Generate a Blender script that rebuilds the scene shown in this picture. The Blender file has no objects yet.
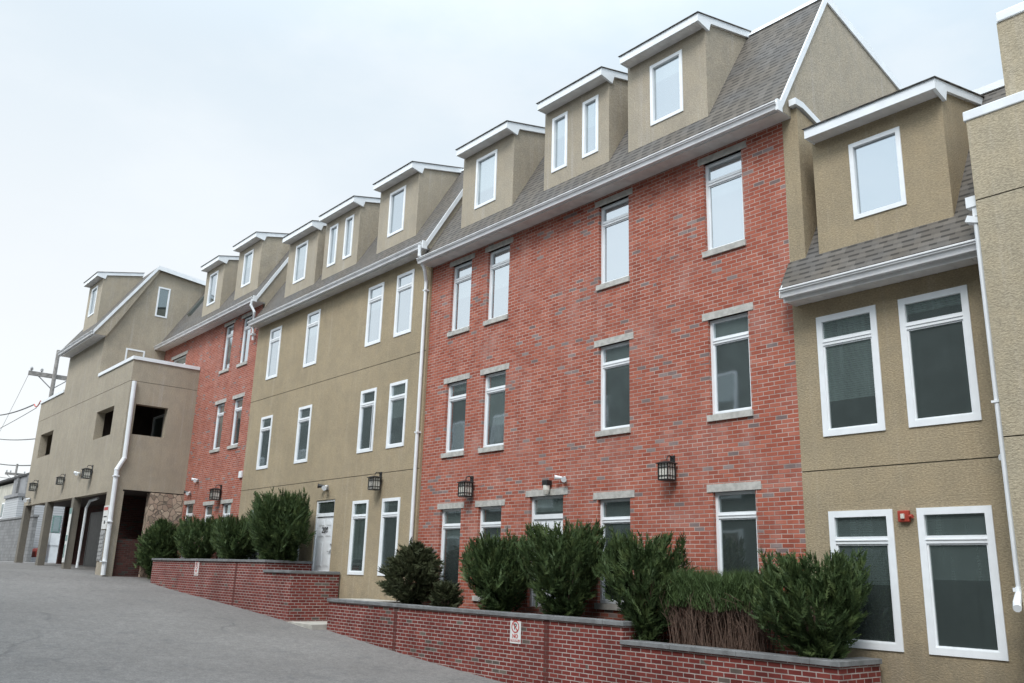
import bpy, bmesh, math, random
from mathutils import Vector, Matrix, noise
rnd = random.Random(7)
S = bpy.context.scene
COL = S.collection
H = 2.4                       # eye height above the lowest road; heights below are given from eye level

# ------------------------------------------------------------------ camera
cam = bpy.data.cameras.new("camera"); cam_o = bpy.data.objects.new("camera", cam); COL.objects.link(cam_o)
yaw, pitch, roll = 0.873672725, 0.263341965, 0.030921283
fw = Vector((-math.sin(yaw)*math.cos(pitch), math.cos(yaw)*math.cos(pitch), math.sin(pitch)))
rt = Vector((math.cos(yaw), math.sin(yaw), 0)); up = rt.cross(fw)
rt2 = rt*math.cos(roll)+up*math.sin(roll); up2 = rt2.cross(fw)
m3 = Matrix((rt2, up2, -fw)).transposed()
cam_o.matrix_world = Matrix.Translation((0, 0, H)) @ m3.to_4x4()
cam.sensor_width = 36; cam.lens = 870.38114/1024*36; cam.clip_end = 3000; cam.clip_start = 0.05
S.camera = cam_o

# ------------------------------------------------------------------ node helper
class NT:
    def __init__(s, nt): s.nt = nt; s.n = nt.nodes; s.l = nt.links
    def new(s, t, **k):
        nd = s.n.new(t)
        for a, b in k.items(): setattr(nd, a, b)
        return nd
    def put(s, sock, v):
        if isinstance(v, bpy.types.NodeSocket): s.l.new(v, sock)
        elif v is not None:
            if hasattr(sock.default_value, '__len__') and not hasattr(v, '__len__'): v = [v]*len(sock.default_value)
            if hasattr(v, '__len__') and len(v) == 3 and len(sock.default_value) == 4: v = (*v, 1)
            sock.default_value = v
    def m(s, op, a, b=None, c=None, clamp=False):
        nd = s.new('ShaderNodeMath', operation=op, use_clamp=clamp); s.put(nd.inputs[0], a)
        if b is not None: s.put(nd.inputs[1], b)
        if c is not None: s.put(nd.inputs[2], c)
        return nd.outputs[0]
    def vm(s, op, a, b=None):
        nd = s.new('ShaderNodeVectorMath', operation=op); s.put(nd.inputs[0], a)
        if b is not None: s.put(nd.inputs[1], b)
        return nd.outputs['Value'] if op in ('DOT_PRODUCT', 'LENGTH') else nd.outputs[0]
    def mix(s, f, a, b, mode='MIX'):
        nd = s.new('ShaderNodeMix', data_type='RGBA', blend_type=mode); s.put(nd.inputs[0], f); s.put(nd.inputs[6], a); s.put(nd.inputs[7], b)
        return nd.outputs[2]
    def noise(s, vec, scale, detail=3, rough=.5, dim='3D'):
        nd = s.new('ShaderNodeTexNoise', noise_dimensions=dim); s.put(nd.inputs['Vector'], vec)
        nd.inputs['Scale'].default_value = scale; nd.inputs['Detail'].default_value = detail; nd.inputs['Roughness'].default_value = rough
        return nd.outputs['Fac']
    def rng(s, v, a, b, c=0., d=1., smooth=True):
        nd = s.new('ShaderNodeMapRange', interpolation_type='SMOOTHSTEP' if smooth else 'LINEAR'); s.put(nd.inputs[0], v)
        for i, q in enumerate((a, b, c, d)): s.put(nd.inputs[i+1], q)
        return nd.outputs[0]
    def comb(s, x, y, z=0.):
        nd = s.new('ShaderNodeCombineXYZ')
        for i, q in enumerate((x, y, z)): s.put(nd.inputs[i], q)
        return nd.outputs[0]
    def sep(s, v):
        nd = s.new('ShaderNodeSeparateXYZ'); s.put(nd.inputs[0], v); return nd.outputs
    def white(s, v):
        nd = s.new('ShaderNodeTexWhiteNoise', noise_dimensions='3D'); s.put(nd.inputs['Vector'], v); return nd.outputs[0]
    def pos(s): return s.new('ShaderNodeNewGeometry').outputs['Position']
    def bump(s, h, strength, dist):
        nd = s.new('ShaderNodeBump'); s.put(nd.inputs['Height'], h); nd.inputs['Strength'].default_value = strength
        nd.inputs['Distance'].default_value = dist; return nd.outputs[0]

# ------------------------------------------------------------------ world: thin bright overcast over a Nishita sky
SUN_EL, SUN_AZ = math.radians(48), math.radians(152)     # azimuth clockwise from +Y: behind the row's front, towards its right end
W = bpy.data.worlds.new("World"); S.world = W; W.use_nodes = True
w = NT(W.node_tree); w.n.clear()
sky = w.new('ShaderNodeTexSky', sky_type='NISHITA'); sky.sun_disc = False; sky.sun_elevation = SUN_EL; sky.sun_rotation = SUN_AZ
sky.air_density = 1.0; sky.dust_density = 1.5
dirv = w.new('ShaderNodeTexCoord').outputs['Generated']
d = w.sep(dirv)
clouds = w.noise(w.vm('MULTIPLY', dirv, (1.6, 1.6, 3.2)), 1.6, 6, .55)
warmside = w.rng(w.m('ADD', w.m('MULTIPLY', d[0], -0.55), w.m('MULTIPLY', d[2], -1.5)), -0.75, 0.42)
ccol = w.mix(warmside, (0.545, 0.645, 0.72), (0.745, 0.755, 0.755))
ccol = w.mix(w.rng(clouds, .42, .68, 0, .55), ccol, (0.735, 0.77, 0.79))
zen = w.rng(d[2], .5, 1.0, 1.0, 2.7)
back = w.rng(w.m('MULTIPLY', d[1], -1), -.1, .8, 1.0, 1.8)
lum = w.m('MULTIPLY', zen, back)
cl = w.mix(1.0, ccol, w.comb(lum, lum, lum), 'MULTIPLY')
skyc = w.mix(1.0, sky.outputs[0], (0.1, 0.1, 0.1), 'MULTIPLY')
tot = w.mix(0.88, skyc, cl)
bg = w.new('ShaderNodeBackground'); w.put(bg.inputs[0], tot); bg.inputs[1].default_value = 1.0
wo = w.new('ShaderNodeOutputWorld'); w.l.new(bg.outputs[0], wo.inputs[0])

# ------------------------------------------------------------------ sun (veiled) and exposure
sl = bpy.data.lights.new("sun", 'SUN'); sl.energy = 1.6; sl.angle = math.radians(22); sl.color = (1, .965, .92)
sun = bpy.data.objects.new("sun", sl); COL.objects.link(sun)
sd = Vector((math.sin(SUN_AZ)*math.cos(SUN_EL), math.cos(SUN_AZ)*math.cos(SUN_EL), math.sin(SUN_EL)))
sun.rotation_euler = sd.to_track_quat('Z', 'Y').to_euler(); sun.location = (0, -20, 40)
S.view_settings.view_transform = 'Standard'; S.view_settings.look = 'None'
S.view_settings.exposure = 0.50; S.view_settings.gamma = 1.0

# ------------------------------------------------------------------ materials
def mat(name):
    m = bpy.data.materials.new(name); m.use_nodes = True; t = NT(m.node_tree); t.n.clear()
    p = t.new('ShaderNodeBsdfPrincipled'); o = t.new('ShaderNodeOutputMaterial'); t.l.new(p.outputs[0], o.inputs[0])
    t.p = p; t.o = o
    return m, t
def setp(t, col=None, rough=None, normal=None, metal=None, spec=None):
    if col is not None: t.put(t.p.inputs['Base Color'], col)
    if rough is not None: t.put(t.p.inputs['Roughness'], rough)
    if normal is not None: t.put(t.p.inputs['Normal'], normal)
    if metal is not None: t.put(t.p.inputs['Metallic'], metal)
    if spec is not None: t.put(t.p.inputs['Specular IOR Level'], spec)
def sc(c, k): return tuple(x*k for x in c)
def simple(name, col, rough=.6, var=.12, scale=6., metal=0., bump=0., bscale=60.):
    m, t = mat(name); P = t.pos()
    n = t.noise(P, scale, 4)
    c = t.mix(t.rng(n, .3, .7), sc(col, 1-var), sc(col, 1+var))
    nr = t.bump(t.noise(P, bscale, 3), bump, .01) if bump else None
    setp(t, c, rough, nr, metal); return m

def brick(name, bw, bh, mt, reds, greys, gfrac, mortar, wash, dark=0.):
    m, t = mat(name); P = t.pos(); x, y, z = t.sep(P)
    wob = t.m('MULTIPLY', t.m('SUBTRACT', t.noise(P, 9, 2), .5), .006)
    u = t.m('ADD', t.m('ADD', x, y), wob); v = t.m('ADD', z, wob)
    row = t.m('FLOOR', t.m('DIVIDE', v, bh))
    u2 = t.m('ADD', t.m('DIVIDE', u, bw), t.m('MULTIPLY', t.m('MODULO', t.m('ADD', row, 1000.), 2.), .5))
    col = t.m('FLOOR', u2); fu = t.m('FRACT', u2); fv = t.m('FRACT', t.m('DIVIDE', v, bh))
    du = t.m('MULTIPLY', t.m('MINIMUM', fu, t.m('SUBTRACT', 1., fu)), bw)
    dv = t.m('MULTIPLY', t.m('MINIMUM', fv, t.m('SUBTRACT', 1., fv)), bh)
    dist = t.m('MINIMUM', du, dv)
    body = t.rng(dist, mt*.35, mt*.75)                       # 1 on the brick, 0 in the joint
    r1 = t.white(t.comb(col, row, 3.)); r2 = t.white(t.comb(col, row, 17.)); r3 = t.white(t.comb(col, row, 41.))
    cr = t.new('ShaderNodeValToRGB'); t.l.new(r1, cr.inputs[0])
    els = cr.color_ramp.elements
    els[0].color = (*reds[0], 1); els[1].color = (*reds[-1], 1); els[1].position = 1
    for i, c in enumerate(reds[1:-1]):
        e = els.new((i+1)/(len(reds)-1)); e.color = (*c, 1)
    clus = t.rng(t.noise(t.comb(t.m('MULTIPLY', u, .35), v, 0.), .9, 3), .35, .7, .25*gfrac, 2.0*gfrac)
    isg = t.m('LESS_THAN', r2, clus)
    g = t.mix(r3, greys[0], greys[1])
    bc = t.mix(isg, cr.outputs[0], g)
    fine = t.noise(P, 55, 4, .65)
    bc = t.mix(1., bc, t.mix(fine, (.78, .78, .78), (1.2, 1.2, 1.2)), 'MULTIPLY')
    # lime bloom and weather patches
    bl = t.rng(t.noise(P, 1.1, 6, .62), .5, .78, 0, wash)
    streak = t.rng(t.noise(t.vm('MULTIPLY', P, (2.2, 2.2, .25)), 1.3, 4, .6), .45, .75, 0, wash*.6)
    bc = t.mix(t.m('MAXIMUM', bl, streak), bc, (.47, .33, .30))
    dks = t.rng(t.noise(t.vm('ADD', t.vm('MULTIPLY', P, (2.6, 2.6, .22)), (7, 0, 0)), 1.3, 4, .6), .52, .75, 0, wash)
    bc = t.mix(dks, bc, (.13, .05, .04))
    mo = t.mix(t.rng(t.noise(P, 1.7, 5, .6), .38, .62), sc(mortar, .68), mortar)
    c = t.mix(body, mo, bc)
    if dark: 
        dk = t.rng(t.noise(t.vm('MULTIPLY', P, (1.2, 1.2, .6)), 1.0, 5, .6), .4, .7, 1.0, 1-dark)
        c = t.mix(1., c, t.comb(dk, dk, dk), 'MULTIPLY')
    h = t.m('ADD', t.m('MULTIPLY', body, .8), t.m('ADD', t.m('MULTIPLY', fine, .25), t.m('MULTIPLY', r3, .18)))
    setp(t, c, .9, t.bump(h, .55, .008), spec=.15); return m

def stucco(name, base, var=.09):
    m, t = mat(name); P = t.pos()
    big = t.noise(P, .55, 4, .55); mid = t.noise(P, 3.2, 5, .6); f = t.noise(t.vm('MULTIPLY', P, (1, 1, 1.8)), 26, 5, .7)
    vert = t.noise(t.vm('MULTIPLY', P, (4.2, 4.2, .20)), 1.2, 5, .66)
    c = t.mix(t.rng(big, .3, .7), sc(base, 1-var), sc(base, 1+var))
    c = t.mix(t.rng(mid, .60, .35, 0, .30), c, sc(base, .80)); c = t.mix(t.rng(mid, .35, .7, 0, .35), c, (base[0]*1.1, base[1]*1.04, base[2]*.95))
    c = t.mix(t.rng(vert, .52, .74, 0, .42), c, (base[0]*1.25, base[1]*1.3, base[2]*1.5))
    c = t.mix(t.rng(vert, .47, .25, 0, .28), c, sc(base, .72))
    c = t.mix(1., c, t.mix(t.rng(f, .3, .72), (.74, .74, .74), (1.18, 1.18, 1.18)), 'MULTIPLY')
    zz = t.m('ADD', t.sep(P)[2], t.m('MULTIPLY', t.m('SUBTRACT', mid, .5), 1.6))
    c = t.mix(t.rng(zz, 2.1, 1.0, 0, .38), c, (.13, .115, .085))          # splash dirt above the ground
    h = t.m('ADD', f, t.m('MULTIPLY', t.noise(P, 90, 3, .6), .35))
    setp(t, c, .92, t.bump(h, .8, .02)); return m

def shingle(name, base):
    m, t = mat(name); P = t.pos(); x, y, z = t.sep(P)
    bh, bw = .108, .30
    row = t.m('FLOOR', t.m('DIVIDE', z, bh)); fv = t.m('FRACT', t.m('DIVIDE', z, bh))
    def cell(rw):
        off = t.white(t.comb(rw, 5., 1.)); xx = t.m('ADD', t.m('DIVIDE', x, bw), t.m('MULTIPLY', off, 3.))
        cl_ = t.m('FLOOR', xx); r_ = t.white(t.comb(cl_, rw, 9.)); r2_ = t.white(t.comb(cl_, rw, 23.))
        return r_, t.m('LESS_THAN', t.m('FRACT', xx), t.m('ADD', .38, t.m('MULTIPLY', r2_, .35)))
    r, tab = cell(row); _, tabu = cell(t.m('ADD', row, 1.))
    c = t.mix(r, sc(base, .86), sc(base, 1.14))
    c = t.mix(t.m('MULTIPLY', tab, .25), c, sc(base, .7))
    tabshade = t.m('MULTIPLY', t.m('ADD', .32, t.m('MULTIPLY', tabu, .62)), t.rng(fv, .55, .75))  # shadow under the raised tabs of the row above, painted into the colour
    c = t.mix(tabshade, c, sc(base, .28))
    warm = t.mix(t.rng(t.noise(P, 1.3, 4), .35, .7), (1., .96, .90), (.95, .98, 1.03))
    c = t.mix(1., c, warm, 'MULTIPLY')
    gr = t.noise(P, 140, 2, .7)
    c = t.mix(1., c, t.mix(gr, (.75, .75, .75), (1.25, 1.25, 1.25)), 'MULTIPLY')
    h = t.m('ADD', t.m('MULTIPLY', t.m('SUBTRACT', 1., fv), 1.), t.m('MULTIPLY', tab, -.5))
    setp(t, c, .93, t.bump(h, .8, .012)); return m

def asphalt():
    m, t = mat('asphalt'); P = t.pos()
    big = t.noise(P, .22, 5, .6); mid = t.noise(P, 1.7, 5, .65); f = t.noise(P, 70, 3, .7)
    g1 = t.noise(P, 26, 5, .8); g2 = t.noise(P, 7, 4, .7)
    base = t.mix(t.rng(big, .3, .7), (.152, .142, .134), (.192, .181, .171))
    base = t.mix(t.rng(mid, .5, .8, 0, .6), base, (.115, .113, .113))
    base = t.mix(1., base, t.mix(t.rng(g1, .3, .7), (.70, .70, .70), (1.30, 1.30, 1.30)), 'MULTIPLY')
    base = t.mix(1., base, t.mix(t.rng(g2, .3, .7), (.86, .86, .86), (1.14, 1.14, 1.14)), 'MULTIPLY')
    peb = t.rng(t.noise(P, 33, 2, .6), .72, .78); base = t.mix(t.m('MULTIPLY', peb, .6), base, (.36, .35, .33))
    wv = t.vm('ADD', P, t.vm('MULTIPLY', t.comb(t.noise(P, .8, 4), t.noise(t.vm('ADD', P, (9, 3, 0)), .8, 4), 0.), (1.7, 1.7, 0)))
    vo = t.new('ShaderNodeTexVoronoi', feature='DISTANCE_TO_EDGE'); t.put(vo.inputs['Vector'], t.vm('MULTIPLY', wv, (1, 1, 0))); vo.inputs['Scale'].default_value = .17
    crack = t.m('MULTIPLY', t.rng(vo.outputs['Distance'], .012, .002), t.rng(t.noise(P, .35, 2), .45, .58))
    base = t.mix(t.m('MULTIPLY', crack, .28), base, (.05, .05, .052))
    pt = t.rng(t.noise(t.vm('MULTIPLY', P, (1, 1.6, 1)), 1.15, 6, .72), .57, .68, 0, .32)
    base = t.mix(pt, base, (.075, .076, .08))
    h = t.m('SUBTRACT', t.m('ADD', f, t.m('MULTIPLY', g1, 1.5)), t.m('MULTIPLY', crack, 2.))
    setp(t, base, .85, t.bump(h, .5, .01)); return m

def glass_mat(name, tint, refl, rmix=.66):
    m, t = mat(name); P = t.pos()
    wav = t.noise(t.vm('MULTIPLY', P, (1, 1, .7)), 1.3, 2)
    nr = t.bump(wav, .035, .05)
    x, y, z = t.sep(P)
    blind = t.m('SUBTRACT', 1., t.m('MULTIPLY', t.rng(t.m('FRACT', t.m('MULTIPLY', z, 28.)), .5, .9), .25))
    oi = t.new('ShaderNodeObjectInfo').outputs['Random']; gz = t.sep(t.new('ShaderNodeTexCoord').outputs['Generated'])[2]
    drawn = t.m('GREATER_THAN', gz, t.m('MULTIPLY', t.m('FRACT', t.m('MULTIPLY', oi, 7.3)), 1.25))
    amt = t.m('MULTIPLY', drawn, t.m('ADD', .25, t.m('MULTIPLY', t.m('FRACT', t.m('MULTIPLY', oi, 13.7)), .5)))
    tint = t.mix(amt, tint, sc(tint, 3.6) if not hasattr(tint, 'node') else tint)
    fold = t.noise(t.vm('MULTIPLY', P, (9, 9, .6)), 1.2, 3)
    tint = t.mix(1., tint, t.mix(fold, (.65, .65, .65), (1.4, 1.4, 1.4)), 'MULTIPLY')
    c = t.mix(1., tint, t.comb(blind, blind, blind), 'MULTIPLY')
    setp(t, c, .55)
    gl = t.new('ShaderNodeBsdfGlossy'); t.put(gl.inputs['Color'], refl); gl.inputs['Roughness'].default_value = .035; t.l.new(nr, gl.inputs['Normal'])
    mx = t.new('ShaderNodeMixShader'); mx.inputs[0].default_value = rmix
    t.l.new(t.p.outputs[0], mx.inputs[1]); t.l.new(gl.outputs[0], mx.inputs[2]); t.l.new(mx.outputs[0], t.o.inputs[0])
    return m

def foliage(name, a, b, tip):
    m, t = mat(name); P = t.pos()
    oi = t.new('ShaderNodeNewGeometry').outputs['Random Per Island']
    c = t.mix(oi, a, b)
    c = t.mix(t.rng(t.noise(P, 5, 3), .45, .7, 0, .6), c, tip)
    setp(t, c, .62, spec=.25)
    t.put(t.p.inputs['Subsurface Weight'], 0.0)
    tr = t.new('ShaderNodeBsdfTranslucent'); t.put(tr.inputs[0], c)
    mx = t.new('ShaderNodeMixShader'); mx.inputs[0].default_value = .18
    t.l.new(t.p.outputs[0], mx.inputs[1]); t.l.new(tr.outputs[0], mx.inputs[2]); t.l.new(mx.outputs[0], t.o.inputs[0])
    return m

def stonework():
    m, t = mat('fieldstone'); P = t.pos(); x, y, z = t.sep(P)
    V = t.comb(t.m('ADD', x, y), z, 0.)
    V = t.vm('ADD', V, t.vm('MULTIPLY', t.comb(t.noise(P, 4, 2), t.noise(P, 5, 2), 0.), (.12, .12, 0)))
    e = t.new('ShaderNodeTexVoronoi', feature='DISTANCE_TO_EDGE'); t.put(e.inputs['Vector'], V); e.inputs['Scale'].default_value = 4.6
    k = t.new('ShaderNodeTexVoronoi', feature='F1'); t.put(k.inputs['Vector'], V); k.inputs['Scale'].default_value = 4.6
    r = t.sep(k.outputs['Color'])
    c = t.mix(r[0], (.22, .17, .125), (.58, .47, .36)); c = t.mix(t.m('MULTIPLY', r[1], .6), c, (.34, .22, .17))
    body = t.rng(e.outputs['Distance'], .01, .08)
    c = t.mix(body, (.15, .125, .10), c)
    c = t.mix(1., c, t.mix(t.noise(P, 30, 4), (.7, .7, .7), (1.3, 1.3, 1.3)), 'MULTIPLY')
    setp(t, c, .9, t.bump(body, .5, .03)); return m

M = {}
M['brick'] = brick('red_brick', .225, .0765, .012, [(.275, .072, .047), (.34, .096, .062), (.395, .120, .078), (.305, .083, .054), (.435, .148, .100)],
                   [(.17, .125, .12), (.26, .20, .19)], .055, (.48, .37, .325), .32)
M['pbrick'] = brick('planter_brick', .225, .0765, .014, [(.125, .028, .024), (.17, .036, .030), (.20, .045, .036), (.15, .032, .027), (.23, .058, .045)],
                    [(.10, .075, .065), (.15, .12, .10)], .05, (.44, .38, .35), .03, .30)
M['dbrick'] = brick('shaded_dark_brick', .225, .0765, .012, [(.055, .024, .020), (.07, .028, .024), (.085, .034, .027)], [(.04, .035, .03), (.05, .045, .04)], .1, (.08, .065, .06), .04)  # dark brick, deepened further so the carport's recess shade is in its colour
M['stucco_olive'] = stucco('olive_stucco', (.365, .295, .195))
M['stucco_tan'] = stucco('tan_stucco', (.385, .335, .262))
M['stucco_buff'] = stucco('buff_stucco', (.42, .36, .26))
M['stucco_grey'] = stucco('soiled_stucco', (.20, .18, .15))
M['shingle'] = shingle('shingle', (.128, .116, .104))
M['white'] = simple('white_trim', (.76, .78, .80), .45, .05, 3)
M['vinyl'] = simple('white_vinyl', (.80, .82, .84), .35, .03, 5)
M['gutter'] = simple('painted_metal', (.66, .66, .67), .4, .08, 2.5)
M['soffit'] = simple('soffit_panel', (.68, .66, .65), .6, .08, 4)
M['stone'] = simple('cast_stone', (.43, .415, .385), .85, .16, 9, bump=.4)
M['cap'] = simple('bluestone_cap', (.165, .168, .17), .75, .22, 5, bump=.4)
M['concrete'] = simple('concrete', (.40, .38, .34), .85, .18, 3, bump=.4)
M['soil'] = simple('soil', (.045, .032, .024), .95, .35, 14, bump=.8, bscale=30)
M['black'] = simple('black_iron', (.018, .018, .018), .45, .2, 20)
M['frost'] = simple('frosted_glass', (.62, .60, .54), .35, .12, 40)
M['red'] = simple('red_enamel', (.33, .045, .028), .4, .12, 12)
M['redbin'] = simple('red_plastic', (.42, .05, .03), .5, .15, 8)
M['grey'] = simple('grey_metal', (.30, .30, .30), .45, .15, 8)
M['dark'] = simple('dark_opening', (.02, .02, .021), .7, .3, 6)
M['seal'] = simple('joint_sealant', (.10, .085, .055), .8, .2, 10)
M['signwhite'] = simple('sign_white', (.66, .66, .64), .5, .08, 20)
M['signred'] = simple('sign_red', (.45, .05, .04), .5, .12, 20)
M['signblack'] = simple('sign_black', (.03, .03, .03), .5, .1, 20)
M['teal'] = simple('teal_paint', (.16, .27, .25), .6, .2, 10)
M['wood'] = simple('pole_wood', (.25, .235, .22), .9, .25, 6, bump=.5)
M['cream'] = simple('cream_render', (.46, .44, .38), .9, .12, 2, bump=.3)
M['greywall'] = simple('grey_concrete', (.24, .24, .245), .9, .18, 1.4, bump=.4)
M['cmu'] = brick('grey_block', .4, .2, .014, [(.20, .20, .20), (.26, .26, .26)], [(.2, .2, .2), (.25, .25, .25)], .01, (.17, .17, .17), .05)
M['siding'] = brick('pale_siding', 9., .15, .016, [(.46, .47, .48), (.50, .51, .52)], [(.5, .5, .5), (.52, .52, .52)], .0, (.25, .26, .27), .02)
M['doordark'] = simple('dark_door_paint', (.05, .055, .052), .5, .2, 4)
M['greywall2'] = simple('slate_render', (.10, .115, .105), .9, .2, 1.2)
M['jbrick'] = brick('damp_brick', .225, .0765, .012, [(.095, .026, .022), (.12, .032, .027)], [(.09, .05, .04), (.1, .06, .05)], .1, (.16, .11, .10), .02)
M['bayshade'] = simple('dark_bay_shade', (.045, .030, .024), .8, .2, 4)  # interior shade of carport ceiling and loggia, put into the base colour
M['rubber'] = simple('tyre_rubber', (.02, .02, .02), .8, .2, 10)
M['asphalt'] = asphalt()
M['glass'] = glass_mat('coated_glass', (.05, .065, .062), (.80, .86, .91), .50)
M['glass_dark'] = glass_mat('dark_glass', (.028, .038, .036), (.75, .84, .84), .30)
M['stonework'] = stonework()
M['leaf'] = foliage('conifer_leaf', (.034, .060, .022), (.066, .104, .036), (.135, .180, .062))
M['leaf_dark'] = foliage('yew_leaf', (.045, .052, .026), (.072, .086, .040), (.10, .105, .055))
M['leaf_fine'] = foliage('hedge_leaf', (.040, .070, .024), (.070, .110, .036), (.085, .13, .045))
M['twig'] = simple('twig', (.12, .075, .055), .9, .35, 30)

# ------------------------------------------------------------------ mesh helpers (coordinates are world coordinates, heights from eye level)
class MB:
    def __init__(s): s.v = []; s.f = []; s.mi = []
    def poly(s, pts, mi=0):
        b = len(s.v); s.v += [tuple(p) for p in pts]; s.f.append(tuple(range(b, b+len(pts)))); s.mi.append(mi)
    def box(s, x0, x1, y0, y1, z0, z1, mi=0):
        b = len(s.v)
        s.v += [(x0, y0, z0), (x1, y0, z0), (x1, y1, z0), (x0, y1, z0), (x0, y0, z1), (x1, y0, z1), (x1, y1, z1), (x0, y1, z1)]
        for q in ((0, 3, 2, 1), (4, 5, 6, 7), (0, 1, 5, 4), (1, 2, 6, 5), (2, 3, 7, 6), (3, 0, 4, 7)):
            s.f.append(tuple(b+i for i in q)); s.mi.append(mi)
        return s
    def prism_x(s, prof, x0, x1, mi=0):                 # prof: (y,z) points, extruded along X
        b = len(s.v); n = len(prof)
        s.v += [(x0, y, z) for y, z in prof]+[(x1, y, z) for y, z in prof]
        s.f.append(tuple(b+i for i in range(n))); s.f.append(tuple(b+n+i for i in reversed(range(n)))); s.mi += [mi, mi]
        for i in range(n):
            j = (i+1) % n; s.f.append((b+i, b+n+i, b+n+j, b+j)); s.mi.append(mi)
        return s
    def prism_z(s, prof, z0, z1, mi=0):
        b = len(s.v); n = len(prof)
        s.v += [(x, y, z0) for x, y in prof]+[(x, y, z1) for x, y in prof]
        s.f.append(tuple(b+i for i in reversed(range(n)))); s.f.append(tuple(b+n+i for i in range(n))); s.mi += [mi, mi]
        for i in range(n):
            j = (i+1) % n; s.f.append((b+i, b+j, b+n+j, b+n+i)); s.mi.append(mi)
        return s
    def prism_y(s, prof, y0, y1, mi=0):                 # prof: (x,z)
        b = len(s.v); n = len(prof)
        s.v += [(x, y0, z) for x, z in prof]+[(x, y1, z) for x, z in prof]
        s.f.append(tuple(b+i for i in range(n))); s.f.append(tuple(b+n+i for i in reversed(range(n)))); s.mi += [mi, mi]
        for i in range(n):
            j = (i+1) % n; s.f.append((b+j, b+i, b+n+i, b+n+j)); s.mi.append(mi)
        return s
    def tube(s, pts, r, n=8, mi=0, r2=None):
        pts = [Vector(p) for p in pts]; b = len(s.v); k = len(pts)
        for i, p in enumerate(pts):
            t = (pts[min(i+1, k-1)]-pts[max(i-1, 0)]).normalized()
            a = t.cross(Vector((0, 0, 1)))
            if a.length < .05: a = t.cross(Vector((0, 1, 0)))
            a.normalize(); c = t.cross(a)
            rr = r if r2 is None else r+(r2-r)*i/(k-1)
            for j in range(n):
                an = 2*math.pi*j/n; s.v.append(tuple(p+a*math.cos(an)*rr+c*math.sin(an)*rr))
        for i in range(k-1):
            for j in range(n):
                q = (j+1) % n; s.f.append((b+i*n+j, b+i*n+q, b+(i+1)*n+q, b+(i+1)*n+j)); s.mi.append(mi)
        s.f.append(tuple(b+j for j in reversed(range(n)))); s.f.append(tuple(b+(k-1)*n+j for j in range(n))); s.mi += [mi, mi]
        return s
    def lathe(s, c, prof, n=16, mi=0):                  # prof (r, dz) about vertical axis at c
        b = len(s.v)
        for r, dz in prof:
            for j in range(n):
                a = 2*math.pi*j/n; s.v.append((c[0]+r*math.cos(a), c[1]+r*math.sin(a), c[2]+dz))
        for i in range(len(prof)-1):
            for j in range(n):
                q = (j+1) % n; s.f.append((b+i*n+j, b+i*n+q, b+(i+1)*n+q, b+(i+1)*n+j)); s.mi.append(mi)
        return s
    def build(s, name, mats, parent=None, smooth=False, fixn=True, bevel=0.):
        if not isinstance(mats, (list, tuple)): mats = [mats]
        me = bpy.data.meshes.new(name); org = Vector((0, 0, 0))
        if parent is not None:
            q = parent
            while q is not None: org += q.location; q = q.parent
        me.from_pydata([tuple(Vector(p)-org) for p in s.v], [], s.f)
        for m in mats: me.materials.append(m)
        for p, i in zip(me.polygons, s.mi): p.material_index = i
        if fixn:
            bm = bmesh.new(); bm.from_mesh(me); bmesh.ops.recalc_face_normals(bm, faces=bm.faces); bm.to_mesh(me); bm.free()
        if smooth:
            for p in me.polygons: p.use_smooth = True
        o = bpy.data.objects.new(name, me); COL.objects.link(o)
        if parent is not None: o.parent = parent
        if bevel:
            md = o.modifiers.new('bevel', 'BEVEL'); md.width = bevel; md.segments = 2; md.limit_method = 'ANGLE'
        return o
def thing(name, label, cat, loc, group=None):
    o = bpy.data.objects.new(name, None); COL.objects.link(o); o.location = loc; o.empty_display_size = .3
    o['label'] = label; o['category'] = cat
    if group: o['group'] = group
    return o
def tag(o, label, cat, group=None):
    o['label'] = label; o['category'] = cat
    if group: o['group'] = group
    return o
def struct(o): o['kind'] = 'structure'; return o
def recentre(o, c):                                     # put a single-mesh thing's origin at its base
    c = Vector(c); o.data.transform(Matrix.Translation(-c)); o.location = c; return o

def GX(x):                                              # the road height, its kinks eased out
    return sum(GX0(x+k*.6) for k in range(-3, 4))/7
def GX0(x):                                              # height of the sloping road along the row
    pts = [(-400, .0), (-60, -.04), (-51, -.07), (-40, -.30), (-36, -.43), (-34, -.62), (-31.8, -.80), (-29, -.95), (-25.8, -1.15), (-22.6, -1.36),
           (-21, -1.50), (-18.1, -1.74), (-15.7, -1.92), (-14, -2.02), (-10, -2.2), (0, -2.4), (40, -2.6), (400, -2.8)]
    for (a, za), (b, zb) in zip(pts, pts[1:]):
        if a <= x <= b:
            return za+(zb-za)*(x-a)/(b-a)
    return pts[-1][1]

# ================================================================== SETTING
g = MB(); xs = [-900, -400, -200, -120, -90, -70, -60, -55]+[-51+i*.5 for i in range(0, 103)]+[4, 10, 20, 40, 80, 200, 900]
ys = [-900, -300, -100, -40, -20, -10, -6, -3, 0, 3, 6, 9, 12, 16, 25, 40, 100, 300, 900]
for i in range(len(xs)-1):
    for j in range(len(ys)-1):
        g.poly([(xs[i], ys[j], GX(xs[i])), (xs[i+1], ys[j], GX(xs[i+1])), (xs[i+1], ys[j+1], GX(xs[i+1])), (xs[i], ys[j+1], GX(xs[i]))])
road = g.build('road', M['asphalt'])
bm = bmesh.new(); bm.from_mesh(road.data); bmesh.ops.remove_doubles(bm, verts=bm.verts, dist=.001); bm.to_mesh(road.data); bm.free()
struct(road)

# concrete walk between the two planters and the landing before the doors
g = MB()
g.box(-22.66, -21.20, 11.35, 12.92, -2.2, GX(-21.9)+.07)
struct(g.build('walkway', M['concrete']))

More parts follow.
